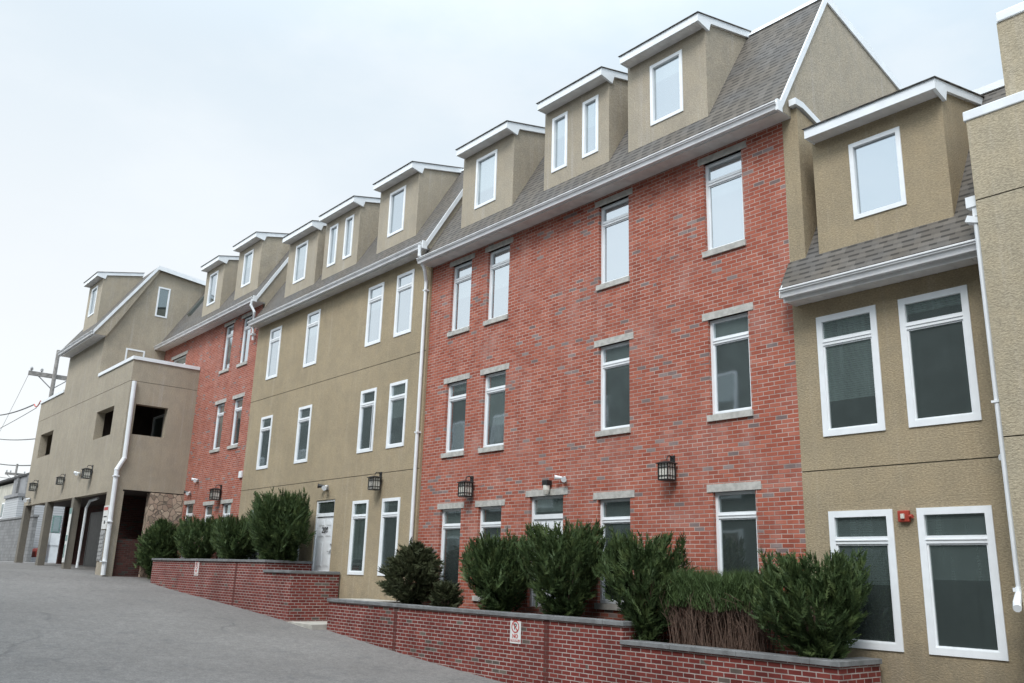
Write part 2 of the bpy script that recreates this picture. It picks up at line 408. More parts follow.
# ================================================================== BUILDINGS
def wall_front(x0, x1, z0, z1, Y, ops, grooves=(), depth=.28):
    """front sheet with openings and their reveals; grooves are narrow sealed joints"""
    m = MB()
    xs = sorted({x0, x1, *[v for o in ops for v in o[:2]]}); gz = []
    for q in grooves: gz += [q-.009, q+.009]
    zs = sorted({z0, z1, *[v for o in ops for v in o[2:4]], *gz})
    for i in range(len(xs)-1):
        for j in range(len(zs)-1):
            a, b, c, d_ = xs[i], xs[i+1], zs[j], zs[j+1]; cx, cz = (a+b)/2, (c+d_)/2
            if any(o[0] < cx < o[1] and o[2] < cz < o[3] for o in ops): continue
            if any(abs(cz-q) < .008 for q in grooves):
                m.poly([(a, Y+.012, c), (b, Y+.012, c), (b, Y+.012, d_), (a, Y+.012, d_)], 1)
                m.poly([(a, Y, c), (b, Y, c), (b, Y+.012, c), (a, Y+.012, c)], 1)
                m.poly([(a, Y+.012, d_), (b, Y+.012, d_), (b, Y, d_), (a, Y, d_)], 1)
            else: m.poly([(a, Y, c), (b, Y, c), (b, Y, d_), (a, Y, d_)])
    for a, b, c, d_ in [o[:4] for o in ops]:
        m.poly([(a, Y, c), (a, Y, d_), (a, Y+depth, d_), (a, Y+depth, c)]); m.poly([(b, Y, d_), (b, Y, c), (b, Y+depth, c), (b, Y+depth, d_)])
        m.poly([(a, Y, c), (a, Y+depth, c), (b, Y+depth, c), (b, Y, c)]); m.poly([(a, Y, d_), (b, Y, d_), (b, Y+depth, d_), (a, Y+depth, d_)])
    return m
def side_x(m, X, prof, mi=0):                           # a sheet across the depth at X
    m.poly([(X, y, z) for y, z in prof], mi)

def ring(m, x0, x1, z0, z1, y0, y1, w_, wb=None):
    wb = wb or w_
    m.box(x0, x0+w_, y0, y1, z0, z1); m.box(x1-w_, x1, y0, y1, z0, z1)
    m.box(x0+w_, x1-w_, y0+.001, y1, z1-w_, z1); m.box(x0+w_, x1-w_, y0+.001, y1, z0, z0+wb)
def window(par, x0, x1, z0, z1, Y, kind, transom=True, open_sash=False, gl=None, trim=.085):
    """window part (white frame) > pane, and for masonry lintel and sill"""
    m = MB()
    if kind == 'brick': yf, yb, fwid = Y+.075, Y+.15, .055
    else: yf, yb, fwid = Y-.022, Y+.06, trim
    ring(m, x0, x1, z0, z1, yf, yb, fwid)
    if transom:
        tz = z1-fwid-.30; m.box(x0+fwid, x1-fwid, yf+.001, yb, tz-.11, tz)
        ya = yf+.02
        ring(m, x0+fwid, x1-fwid, z0+fwid, tz-.11, ya, yb, .024)
        m.box(x0+fwid, x1-fwid, yf-.012, yf+.001, tz-.062, tz-.046)
    else: ya = yf+.035
    fo = m.build('window', M['vinyl'], par)
    gm = MB(); gy = ya+.025; G = gl or M['glass']
    e = .026
    if transom:
        gm.box(x0+fwid, x1-fwid, gy, gy+.012, tz, z1-fwid)
        gm.box(x0+fwid+e-.002, x1-fwid-e+.002, gy, gy+.012, z0+fwid+e-.002, tz-.11-e+.002)
    else: gm.box(x0+fwid, x1-fwid, gy, gy+.012, z0+fwid, z1-fwid)
    gm.build('pane', G, fo)
    if open_sash:
        s = MB(); zz0, zz1 = z0+fwid, tz-.11; L = x1-x0-2*fwid
        ring(s, 0, L, zz0, zz1, -.02, .02, .045)
        R_ = Matrix.Rotation(math.radians(38), 4, 'Z'); hx = x0+fwid
        s.v = [tuple((R_ @ Vector((-(v[0]), v[1], v[2]))) if False else Vector((0, 0, 0))+Vector(v)) for v in s.v]
        a = math.radians(-62)
        px_ = x1-fwid
        s.v = [(px_-.02+(v[0]-L)*math.cos(a)+v[1]*math.sin(a), yf-.03+(v[0]-L)*-math.sin(a)*-1*1+v[1]*math.cos(a), v[2]) for v in s.v]
        so = s.build('open_sash', M['vinyl'], fo)
    if kind == 'brick':
        l = MB(); l.box(x0-.12, x1+.12, Y-.015, Y+.27, z1, z1+.14); l.build('lintel', M['stone'], fo)
        l = MB(); l.box(x0-.05, x1+.03, Y-.045, Y+.10, z0-.115, z0); l.build('sill', M['stone'], fo)
    return fo

def gutter(par, x0, x1, yo, zt, depth=.14, caps=True):
    p = [(yo, zt), (yo-.012, zt-.012), (yo-.012, zt-.03), (yo+.006, zt-.036), (yo+.006, zt-.06), (yo+.03, zt-.075), (yo+.045, zt-.12), (yo+.05, zt-.15),
         (yo+depth, zt-.15), (yo+depth, zt-.01), (yo+.012, zt-.03)]
    return MB().prism_x(p, x0, x1).build('gutter', M['gutter'], par)
def eaves(par, x0, x1, Yw, yo, zs):
    """boxed soffit from fascia to wall"""
    m = MB(); m.box(x0, x1, yo, yo+.02, zs-.03, zs+.13); n = int((x1-x0)/.3)
    m.box(x0, x1, yo+.02, Yw, zs, zs+.02)
    k = 0
    x = x0+.02
    while x < x1-.02:                                    # panel joints
        m.box(x, x+.014, yo+.022, Yw-.002, zs-.006, zs); x += .30
    return m.build('soffit', M['soffit'], par)
def rake(m, pts, x0, x1, hgt):
    """white board following (y,z) pts"""
    for (ya, za), (yb, zb) in zip(pts, pts[1:]):
        m.prism_x([(ya, za), (yb, zb), (yb, zb-hgt), (ya, za-hgt)], x0, x1)

TH = 1.667
def roof_slab(par, x0, x1, prof, th=.10):
    m = MB(); q = [(y, z) for y, z in prof]; low = [(y+.03, z-th) for y, z in prof]
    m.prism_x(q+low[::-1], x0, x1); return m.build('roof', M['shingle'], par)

def dormer(par, x0, x1, Y, zb, zt, wins, ridge, plane, stm, stainside=None):
    """stucco box dormer: part dormer > dormer_roof, window, pane"""
    zt += .08
    m = wall_front(x0, x1, zb-.15, zt+.06, Y, [(a+.03, b-.03, c+.03, d_-.03) for a, b, c, d_ in wins], depth=.12)
    back = Y+1.75
    rise = .225
    for X in (x0, x1): side_x(m, X, [(Y, zb-.15), (Y, zt+.06), (Y+.01, zt+.14), (back, zt+.14+rise*(back-Y)), (back, zb-.15)])
    # back-up behind the windows so nothing is hollow
    m.box(x0+.02, x1-.02, Y+.13, Y+.16, zb-.1, zt)
    do = m.build('dormer', stm, par, fixn=False)
    yo = Y-.31; zo = zt+.185
    yr = back+.02
    r = MB()
    f0, f1 = x0+.04, x1+.055
    r.box(f0, f1, yo, yo+.02, zt+.005, zo)                        # front fascia
    r.box(f0, x1, yo+.02, Y+.0, zt+.02, zt+.035, 1)               # soffit
    x = f0+.06
    while x < f1-.08: r.box(x, x+.012, yo+.021, Y-.002, zt+.015, zt+.02, 1); x += .16
    r.prism_x([(yo+.02, zt+.005), (yo+.02, zo+rise*.02), (Y, zo+rise*(Y-yo)), (Y, zt+.005)], f0, f0+.02)
    r.prism_x([(yo+.02, zt+.005), (yo+.02, zo), (yr, zo+rise*(yr-yo)), (yr, zo+rise*(yr-yo)-.155), (Y+.12, zo+rise*(Y+.12-yo)-.155), (Y+.06, zt-.07)], x1+.001, f1)
    r.build('fascia', [M['white'], M['soffit']], do)
    t_ = MB(); th = .016
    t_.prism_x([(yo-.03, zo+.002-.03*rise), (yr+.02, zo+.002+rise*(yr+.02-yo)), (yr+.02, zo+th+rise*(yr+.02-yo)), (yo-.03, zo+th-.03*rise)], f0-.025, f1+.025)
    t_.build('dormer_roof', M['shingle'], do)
    for a, b, c, d_ in wins: window(do, a, b, c, d_, Y, 'stucco', transom=False, trim=.075)
    return do

def fix_depth():
    """window under a dormer is at the third level; its pane becomes a sibling"""
    for o in list(S.objects):
        if o.parent and o.parent.parent and o.parent.parent.parent:
            d_ = o.parent; off = o.location+d_.location
            o.parent = d_.parent; o.location = off

# ------------------------------------------------------------------ A: the long red brick house in the middle
A = thing('brick_townhouse', 'long red brick townhouse with three stucco dormers, widest brick front in the row', 'building', (-13.6, 13.2, -2.1))
AX0, AX1 = -19.1, -7.95
wa = {3: (6.18, 8.04), 2: (2.97, 4.80), 1: (-.46, 1.57)}
cols = [(-18.12, -17.26), (-16.58, -15.72), (-12.63, -11.75), (-9.76, -8.86)]
ops = [(a, b, *wa[r]) for a, b in cols for r in (3, 2, 1)]; doorA = (-14.74, -13.66, -.62, 1.72)
m = wall_front(AX0, AX1, -2.3, 8.3, 13.0, ops+[doorA]); m.build('wall', M['brick'], A, fixn=False)
for r in (3, 2, 1):
    for i, (a, b) in enumerate(cols): window(A, a, b, *wa[r], 13.0, 'brick', gl=M['glass'] if r > 1 else M['glass_dark'])
def panel_door(par, x0, x1, z0, z1, Y, recess, number=None, lint=True, casing=.06):
    yf = Y+recess
    m = MB(); ring(m, x0, x1, z0, z1, yf, yf+.08, casing, .02)
    tz = z1-casing-.33; m.box(x0+casing, x1-casing, yf+.001, yf+.08, tz-.10, tz)
    d0, d1, dz0, dz1 = x0+casing, x1-casing, z0+.02, tz-.10
    m.box(d0, d1, yf+.035, yf+.075, dz0, dz1)
    wd = d1-d0; hz = dz1-dz0
    for (u0, u1) in ((.13, .44), (.56, .87)):
        for (v0, v1) in ((.06, .20), (.26, .62), (.70, .80), (.86, .95)):
            m.box(d0+u0*wd, d0+u1*wd, yf+.028, yf+.036, dz0+v0*hz, dz0+v1*hz)
            m.box(d0+(u0+.03)*wd, d0+(u1-.03)*wd, yf+.022, yf+.029, dz0+(v0+.012)*hz, dz0+(v1-.012)*hz)
    do = m.build('door', M['white'], par)
    g_ = MB(); g_.box(d0, d1, yf+.04, yf+.05, tz, z1-casing); g_.build('pane', M['glass_dark'], do)
    h = MB(); hx = d1-.08; hz_ = dz0+.95
    h.lathe((hx, yf+.03, hz_), [(0, -.03), (.022, -.02), (.03, 0), (.022, .02), (0, .03)], 10); h.box(hx-.02, hx+.02, yf+.012, yf+.036, hz_-.05, hz_+.05)
    h.tube([(hx, yf-.02, hz_), (hx-.11, yf-.022, hz_)], .011, 8); h.tube([(hx, yf+.03, hz_), (hx, yf-.02, hz_)], .011, 8)
    h.box(hx-.022, hx+.022, yf+.01, yf+.036, hz_+.16, hz_+.22)
    h.build('handle', M['grey'], do)
    if lint:
        l = MB(); l.box(x0-.13, x1+.14, Y-.015, Y+.27, z1, z1+.14); l.build('lintel', M['stone'], do)
    if number:
        text(number, ((d0+d1)/2+.02, yf+.02, dz0+.795*hz), .25, M['signblack'], 'house_number', do)
    return do
def text(s, c, size, m, name, par, ext=.004):
    cu = bpy.data.curves.new(name, 'FONT'); cu.body = s; cu.size = size; cu.align_x = 'CENTER'; cu.align_y = 'CENTER'; cu.extrude = ext; cu.offset = size*.006
    o = bpy.data.objects.new(name, cu); COL.objects.link(o)
    dg = bpy.context.evaluated_depsgraph_get(); me = bpy.data.meshes.new_from_object(o.evaluated_get(dg))
    bpy.data.objects.remove(o); bpy.data.curves.remove(cu)
    me.transform(Matrix.Translation(c) @ Matrix.Rotation(math.pi/2, 4, 'X'))
    org = Vector((0, 0, 0)); q = par
    while q is not None: org += q.location; q = q.parent
    me.transform(Matrix.Translation(-org)); me.materials.clear(); me.materials.append(m)
    o = bpy.data.objects.new(name, me); COL.objects.link(o); o.parent = par; return o
panel_door(A, *doorA, 13.0, .075, None)
RG = (14.56, 11.66); RB = (19.5, 10.3)
def gable_house(par, off, x0, x1, stm, over_r=.22, over_l=0., wall_r=True, ret=True):
    """roof, ridge cap, gable end wall, rakes, gutter and soffit of a unit whose eaves lie `off` above the brick house's"""
    e = (12.62, 8.42+off); rg = (RG[0], RG[1]+off); rb = (RB[0], RB[1]+off)
    roof_slab(par, x0-over_l, x1+over_r-.02, [e, rg, rb])
    w_ = MB()
    if wall_r:
        side_x(w_, x1+over_r-.03, [(13.0, e[1]-3.4), (13.0, 8.26+off), (12.66, 8.26+off), (12.66, e[1]-.02), (rg[0], rg[1]-.10), (rb[0], rb[1]-.10), (rb[0], e[1]-6)])
        w_.build('gable_wall', stm, par, fixn=False)
    k = MB(); rake(k, [(e[0]-.01, e[1]+.012), (rg[0], rg[1]+.03), (rb[0], rb[1]+.03)], x1+over_r-.021, x1+over_r+.012, .21)
    k.box(x1+over_r-.03, x1+over_r+.02, e[0]-.12, e[0]+.03, e[1]-.20, e[1]+.02)
    k.build('rake_board', M['white'], par)
    c = MB(); c.prism_x([(rg[0]-.09, rg[1]-.09), (rg[0], rg[1]+.05), (rg[0]+.16, rg[1]+.01), (rg[0]+.16, rg[1]-.03)], x0-over_l, x1+over_r-.03); c.build('ridge_cap', M['white'], par)
    gutter(par, x0-over_l, x1+over_r-.01, 12.46, 8.40+off)
    eaves(par, x0-over_l, x1+over_r-.03, 12.998, 12.60, 8.255+off)
gable_house(A, 0., AX0, AX1, M['stucco_tan'])
dormer(A, -11.75, -9.60, 13.0, 9.02, 11.02, [(-11.09, -10.21, 9.43, 10.88)], RG, TH, M['stucco_tan'])
dormer(A, -14.50, -12.33, 13.0, 9.02, 11.02, [(-14.22, -13.69, 9.43, 10.88), (-13.17, -12.66, 9.43, 10.88)], RG, TH, M['stucco_tan'])
dormer(A, -17.83, -15.68, 13.0, 9.02, 11.02, [(-17.24, -16.36, 9.43, 10.88)], RG, TH, M['stucco_tan'])
# stucco end pier beside the lower house, with its own white sloping cap
m = MB(); m.prism_x([(13.001, 4.9), (13.001, 8.42), (13.5, 8.32), (16, 7.6), (16, 4.9)], -7.949, -7.64); m.build('end_pier', M['stucco_olive'], A)
m = MB(); m.prism_x([(12.90, 8.44), (12.90, 8.57), (13.15, 8.57), (16.0, 7.78), (16.0, 7.65), (13.15, 8.44)], -7.73, -7.59); m.build('pier_cap', M['white'], A)

# ------------------------------------------------------------------ B: tan stucco house left of it
YB = 12.93; kB = YB/13.
B = thing('stucco_townhouse', 'olive tan stucco townhouse with door number 200 between the two brick townhouses', 'building', (-24.7, 13.2, -1.4))
BX0, BX1 = -30.25, -19.05
bc = [(-29.3, -28.4), (-26.43, -25.53), (-22.45, -21.58), (-20.86, -19.97)]
wb = {3: (6.57, 8.45), 2: (3.34, 5.20), 1: (-.09, 1.96)}
q = lambda v: v*kB
winsB = [(q(a), q(b), q(wb[r][0]), q(wb[r][1]), r, i) for r in (3, 2, 1) for i, (a, b) in enumerate(bc)]
doorB = (-24.55, -23.40, -.42, 2.06)
m = wall_front(BX0, BX1, -2.3, 8.72, YB, [(a+.03, b-.03, c+.03, d_-.03) for a, b, c, d_, r, i in winsB]+[doorB], (5.86, 2.66))
side_x(m, BX1, [(YB, -2.3), (YB, 8.72), (13.02, 8.72), (13.02, -2.3)])
m.build('wall', [M['stucco_olive'], M['seal']], B, fixn=False)
for a, b, c, d_, r, i in winsB: window(B, a, b, c, d_, YB, 'stucco', open_sash=(r == 2 and i == 2), gl=M['glass'] if r > 1 else M['glass_dark'])
panel_door(B, *doorB, YB, .03, '200', lint=False)
gable_house(B, .45, BX0, BX1, M['stucco_tan'], over_r=.14, over_l=.0)
dormer(B, -22.20, -20.04, 13.0, 9.47, 11.47, [(-21.60, -20.73, 9.88, 11.33)], RG, TH, M['stucco_tan'])
dormer(B, -25.70, -23.40, 13.0, 9.47, 11.47, [(-25.37, -24.82, 9.88, 11.33), (-24.32, -23.78, 9.88, 11.33)], RG, TH, M['stucco_tan'])
dormer(B, -28.48, -26.22, 13.0, 9.47, 11.47, [(-27.86, -26.96, 9.88, 11.33)], RG, TH, M['stucco_tan'])
def downspout(par, pts, w_=.075, m_=None):
    mb = MB()
    for a, b in zip(pts, pts[1:]):
        mb.tube([a, b], w_*.62, 10)
    for p in pts[1:-1]: mb.lathe(p, [(0, -.05), (w_*.62, -.035), (w_*.70, 0), (w_*.62, .035), (0, .05)], 10)
    for p in (pts[-2],):
        for z in (pts[-2][2]-.25, (pts[-2][2]+pts[-1][2])/2, pts[-1][2]+.5):
            mb.box(p[0]-w_*.85, p[0]+w_*.85, p[1]-w_*.7, p[1]+.10, z-.02, z+.02)
    return mb.build('downspout', m_ or M['white'], par, smooth=False)
downspout(B, [(-18.95, 12.44, 8.74), (-18.96, 12.46, 8.45), (-19.02, 12.70, 8.10), (-19.14, 12.85, 7.82), (-19.14, 12.85, -.6)])

# ------------------------------------------------------------------ E: second brick house
E = thing('brick_townhouse', 'narrow red brick townhouse left of the stucco front, half hidden by the terrace', 'building', (-35.0, 13.2, -.8))
EX0, EX1 = -40.8, -30.28
we = {3: (7.60, 9.46), 2: (4.42, 6.23)}
ec = [(-33.72, -32.87), (-32.02, -31.17)]
ops = [(a, b, *we[r]) for r in (3, 2) for a, b in ec]+[(-33.72, -32.87, .3, 2.28), (-32.02, -31.17, .3, 2.28), (-35.75, -34.85, .3, 2.40), (-39.6, -37.9, 7.1, 9.05)]
m = wall_front(EX0, EX1, -2.3, 9.74, 13.0, ops); m.build('wall', M['brick'], E, fixn=False)
for a, b, c, d_ in ops: window(E, a, b, c, d_, 13.0, 'brick', gl=M['glass'] if c > 1 else M['glass_dark'])
gable_house(E, 1.42, EX0, EX1, M['stucco_tan'], over_r=.20)
dormer(E, -33.18, -30.98, 13.0, 10.44, 12.44, [(-32.58, -31.73, 10.86, 12.30)], RG, TH, M['stucco_tan'])
dormer(E, -36.62, -34.66, 13.0, 10.44, 12.44, [(-36.15, -35.27, 10.86, 12.30)], RG, TH, M['stucco_tan'])
downspout(E, [(-30.15, 12.50, 9.72), (-30.20, 12.50, 9.50), (-30.12, 12.62, 9.25), (-30.60, 12.85, 8.75), (-30.62, 12.90, 8.3)])
m = MB(); m.prism_x([(13.45, 11.22), (14.05, 12.22), (13.97, 12.33), (13.37, 11.33)], -39.6, -39.25); m.build('skylight', M['glass_dark'], E)

# ------------------------------------------------------------------ C: lower tan house on the right
C_ = thing('stucco_townhouse', 'low tan stucco house with two wide windows per floor and one dormer, near right edge', 'building', (-6.3, 13.2, -2.2))
CX0, CX1 = -7.95, -4.6
cc = [(-7.51, -6.46), (-6.09, -5.04)]
winsC = [(a, b, c, d_) for c, d_ in ((2.35, 4.38), (-.89, 1.15)) for a, b in cc]
m = wall_front(CX0, CX1, -2.6, 4.72, 13.0, [(a+.03, b-.03, c+.03, d_-.03) for a, b, c, d_ in winsC], (1.81,))
m.build('wall', [M['stucco_olive'], M['seal']], C_, fixn=False)
for a, b, c, d_ in winsC: window(C_, a, b, c, d_, 13.0, 'stucco', gl=M['glass_dark'], trim=.10)
off = -3.55
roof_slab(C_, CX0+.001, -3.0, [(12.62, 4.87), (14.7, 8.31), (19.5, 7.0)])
MB().box(CX0+.001, -3.0, 14.62, 14.8, 8.25, 8.38).build('ridge_cap', M['white'], C_)
m = MB(); m.prism_x([(12.60, 4.74), (12.60, 4.84), (12.995, 5.48), (12.995, 4.74)], -7.949, -7.93); m.build('eave_return', M['soffit'], C_)
# the eaves run a little past the corner, in front of the brick
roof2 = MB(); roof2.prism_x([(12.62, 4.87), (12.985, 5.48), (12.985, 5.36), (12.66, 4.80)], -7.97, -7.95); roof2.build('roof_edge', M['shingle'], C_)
gutter(C_, -7.85, -4.60, 12.46, 4.85)
eaves(C_, -7.87, -4.60, 12.985, 12.60, 4.66)
dormer(C_, -7.38, -5.12, 13.0, 5.44, 7.47, [(-6.70, -5.81, 5.92, 7.30)], RG, TH, M['stucco_olive'])

# ------------------------------------------------------------------ D: right edge block
Dd = thing('flat_roof_block', 'flat roofed buff stucco block with white parapet caps at the right edge', 'building', (-2.0, 13.0, -2.4))
DX0 = -4.53
m = wall_front(DX0, 1.5, -2.7, 6.60, 12.3, [], (5.35, 1.97))
side_x(m, DX0, [(12.3, -2.7), (12.3, 6.60), (19, 6.60), (19, -2.7)]); side_x(m, 1.5, [(12.3, -2.7), (12.3, 6.60), (19, 6.60), (19, -2.7)])
m.poly([(DX0, 12.3, 6.6), (1.5, 12.3, 6.6), (1.5, 19, 6.6), (DX0, 19, 6.6)])
m.build('wall', [M['stucco_buff'], M['seal']], Dd, fixn=False)
m = MB(); m.box(-4.16, 1.2, 12.9, 18.5, 6.76, 8.34); m.build('upper_wall', M['stucco_buff'], Dd)
MB().box(-4.565, 1.55, 12.28, 19.05, 6.60, 6.755).build('parapet_cap', M['white'], Dd, bevel=.015)
MB().box(-4.15, 1.25, 12.87, 18.55, 8.34, 8.50).build('parapet_cap', M['white'], Dd, bevel=.015)
m = MB(); m.box(-4.69, -4.535, 12.36, 12.5, 5.30, 5.46); m.box(-4.62, -4.535, 12.38, 12.48, 5.16, 5.30)
m.prism_y([(-4.72, 5.09), (-4.54, 5.03), (-4.54, 5.12), (-4.68, 5.18)], 12.34, 12.50); m.build('scupper', M['white'], Dd)
m = MB(); m.tube([(-4.585, 12.40, 5.06), (-4.585, 12.40, .04)], .042, 10); m.tube([(-4.585, 12.40, .05), (-4.585, 12.38, -.02), (-4.60, 12.30, -.14), (-4.55, 12.16, -.20)], .050, 10)
m.box(-4.65, -4.532, 12.35, 12.46, .0, .05); m.box(-4.65, -4.532, 12.35, 12.46, 2.45, 2.48); m.build('downspout', M['white'], Dd)

# ------------------------------------------------------------------ F: building over the open carport, far left
F = thing('carport_building', 'tan stucco building over open carport bays with terrace, gable and white downspout', 'building', (-43.5, 12.0, -.3))
YF = 10.3; FX0, FX1 = -51.2, -36.0; FG = -40.8; FM = -46.6; BU = 2.87; YK = 12.95
upo = [(-50.05, -47.5, 5.12, 6.33), (-40.2, -37.75, 5.12, 6.33)]
cut = 7.13
m = MB()
def piece(x0, x1, z0, z1, ops=(), gr=()):
    k = wall_front(x0, x1, z0, z1, YF, list(ops), gr, depth=.35); b = len(m.v); m.v.extend(k.v); m.f.extend(tuple(i+b for i in f_) for f_ in k.f); m.mi.extend(k.mi)
piece(FX0, FM, BU, 8.10, upo[:1], (cut,)); piece(FM, FG, BU, 9.85, (), (cut,)); piece(FG, FX1, BU, 8.0, upo[1:], (cut,))
# right side of the terrace block with its opening
so = (10.62, 11.90, 5.0, 6.22)
yy = [YF, so[0], so[1], 13.0]; zz = [BU-.05, so[2], so[3], cut-.009, cut+.009, 8.0]
for i in range(3):
    for j in range(5):
        if i == 1 and j == 1: continue
        dx = -.012 if j == 3 else 0
        m.poly([(FX1+dx, yy[i], zz[j]), (FX1+dx, yy[i+1], zz[j]), (FX1+dx, yy[i+1], zz[j+1]), (FX1+dx, yy[i], zz[j+1])], 1 if j == 3 else 0)
for a in (so[0], so[1]): m.poly([(FX1, a, so[2]), (FX1-.35, a, so[2]), (FX1-.35, a, so[3]), (FX1, a, so[3])])
for z in (so[2], so[3]): m.poly([(FX1, so[0], z), (FX1, so[1], z), (FX1-.35, so[1], z), (FX1-.35, so[0], z)])
side_x(m, FX0, [(YF, BU), (YF, 8.10), (18, 8.10), (18, BU)]); side_x(m, FM, [(YF, 8.1), (YF, 9.85), (18, 9.85), (18, 8.1)])
# inner faces of the parapets and the terrace floor, underside of the upper floors, back wall of the carport
m.poly([(FX0, YF, 7.6), (FM, YF, 7.6), (FM, 18, 7.6), (FX0, 18, 7.6)]); m.poly([(FG, YF, 7.2), (FX1, YF, 7.2), (FX1, 13, 7.2), (FG, 13, 7.2)])
m.poly([(FG, YF+.25, 7.2), (FX1-.25, YF+.25, 7.2), (FX1-.25, YF+.25, 8.0), (FG, YF+.25, 8.0)]); m.poly([(FX1-.25, YF+.25, 7.2), (FX1-.25, 13, 7.2), (FX1-.25, 13, 8.0), (FX1-.25, YF+.25, 8.0)])
cl_ = MB(); cl_.box(FX0, FX1-.001, YF+.30, YK, BU-.02, BU+.06); cl_.build('ceiling', M['bayshade'], F)
m.build('wall', [M['stucco_tan'], M['seal']], F, fixn=False)
k = MB(); k.box(FX0, FX1-.002, YF+.002, YF+.30, BU-.12, BU); k.build('beam', M['stucco_tan'], F)
# room darkness, painted as dark colour, behind the open upper bays: inner wall and floor of the loggia
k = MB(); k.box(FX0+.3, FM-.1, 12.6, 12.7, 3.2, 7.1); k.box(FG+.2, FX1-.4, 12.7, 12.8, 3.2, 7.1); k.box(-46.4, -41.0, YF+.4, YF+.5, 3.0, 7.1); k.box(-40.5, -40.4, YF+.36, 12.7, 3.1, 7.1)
k.build('loggia_wall', M['bayshade'], F)
window(F, -50.2, -49.4, 5.0, 6.6, 12.55, 'stucco', transom=False, gl=M['glass'])
window(F, -40.0, -38.6, 4.6, 6.4, 12.65, 'stucco', transom=False, gl=M['glass_dark'])
# gable wall facing the terrace
roofy = [(9.74, 10.03), (12.14, 13.64), (19.0, 12.9)]
k = MB(); gw = (12.30, 12.86, 11.26, 12.72)
ysg = [YF, gw[0]+.04, gw[1]-.04, 19.0]
def rz(y): return roofy[0][1]+(y-roofy[0][0])*(roofy[1][1]-roofy[0][1])/(roofy[1][0]-roofy[0][0]) if y < 12.14 else 13.64+(y-12.14)*(12.9-13.64)/(19-12.14)
k.poly([(FG, YF, 7.2), (FG, gw[0]+.04, 7.2), (FG, gw[0]+.04, rz(gw[0]+.04)-.08), (FG, 12.14, 13.55), (FG, YF, rz(YF)-.08)])
k.poly([(FG+.17, 9.80, 9.86), (FG+.17, YF, 9.86), (FG+.17, 12.2, 13.4), (FG+.17, 12.14, 13.54), (FG+.17, 9.80, 10.02)]); k.poly([(FG, YF, 9.86), (FG+.17, YF, 9.86), (FG+.17, 12.2, 13.4), (FG, 12.2, 13.4)])
k.poly([(FG, gw[0]+.04, 7.2), (FG, gw[1]-.04, 7.2), (FG, gw[1]-.04, gw[2]+.04), (FG, gw[0]+.04, gw[2]+.04)])
k.poly([(FG, gw[0]+.04, gw[3]-.04), (FG, gw[1]-.04, gw[3]-.04), (FG, gw[1]-.04, rz(gw[1])-.08), (FG, gw[0]+.04, rz(gw[0]+.04)-.08)])
k.poly([(FG, gw[1]-.04, 7.2), (FG, 19, 7.2), (FG, 19, 12.8), (FG, gw[1]-.04, rz(gw[1])-.08)])
k.build('gable_wall', M['stucco_tan'], F, fixn=False)
def side_window(par, X, y0, y1, z0, z1, fw_=.07, G=None):
    k = MB(); k.box(X-.06, X+.022, y0, y0+fw_, z0, z1); k.box(X-.06, X+.022, y1-fw_, y1, z0, z1); k.box(X-.06, X+.021, y0+fw_, y1-fw_, z0, z0+fw_); k.box(X-.06, X+.021, y0+fw_, y1-fw_, z1-fw_, z1)
    o = k.build('window', M['vinyl'], par); p = MB(); p.box(X-.04, X-.03, y0+fw_, y1-fw_, z0+fw_, z1-fw_); p.build('pane', G or M['glass_dark'], o)
side_window(F, FG, *gw)
side_window(F, FG, 11.26, 12.1, 8.2, 9.52)
roof_slab(F, FM+.05, FG+.18, roofy)
k = MB(); rake(k, [(roofy[0][0]-.01, roofy[0][1]+.012), (roofy[1][0], roofy[1][1]+.03), (roofy[2][0], roofy[2][1]+.03)], FG+.18, FG+.215, .20)
k.box(FG+.0, FG+.10, 9.72, 10.28, 9.86, 10.0); k.build('rake_board', M['white'], F)
gutter(F, FM+.05, FG+.1, 9.68, 10.03); eaves(F, FM+.05, FG+.08, YF-.002, 9.82, 9.85)
dormer(F, -44.95, -42.65, YF, 10.75, 13.05, [(-44.4, -43.4, 11.5, 12.92)], RG, TH, M['stucco_tan'])
k = MB(); k.box(FG+.02, FX1+.05, YF-.05, YF+.30, 8.0, 8.14); k.box(FX1-.30, FX1+.05, YF+.30, 12.98, 8.0, 8.14); k.build('parapet_cap', M['white'], F)
k = MB(); k.box(FX0-.05, FM-.002, YF-.05, YF+.30, 8.10, 8.24); k.build('parapet_cap', M['white'], F)
# columns
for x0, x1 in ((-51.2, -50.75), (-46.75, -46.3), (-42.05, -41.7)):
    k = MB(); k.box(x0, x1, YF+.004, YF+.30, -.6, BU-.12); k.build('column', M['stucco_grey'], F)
k = MB(); k.box(-37.0, -36.004, YF+.004, YF+.35, -.9, BU-.12); k.build('column', M['stucco_tan'], F)
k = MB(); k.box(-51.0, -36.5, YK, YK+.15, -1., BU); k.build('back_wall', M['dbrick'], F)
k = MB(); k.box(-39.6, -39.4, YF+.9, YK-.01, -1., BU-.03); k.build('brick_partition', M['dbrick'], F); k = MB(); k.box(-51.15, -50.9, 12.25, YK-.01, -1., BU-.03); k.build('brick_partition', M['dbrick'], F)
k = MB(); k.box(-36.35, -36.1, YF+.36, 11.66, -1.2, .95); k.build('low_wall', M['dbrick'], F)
k = MB(); k.box(-36.4, -35.96, 11.66, 13.0, -1.2, 2.78); k.build('stone_wall', M['stonework'], F)
k = MB(); ring(k, -48.6, -45.9, -.2, 2.5, YK-.05, YK-.002, .12); k.box(-48.48, -46.02, YK-.04, YK-.003, -.2, 2.38); k.build('garage_door', M['doordark'], F)
k = MB(); k.box(-37.45, -37.05, YF+.15, YF+.6, 2.5, 2.6)
downspout(F, [(-35.93, 10.42, 7.10), (-35.93, 10.46, 4.02), (-35.93, 10.24, 3.55), (-35.93, 10.30, -.42)], .14)
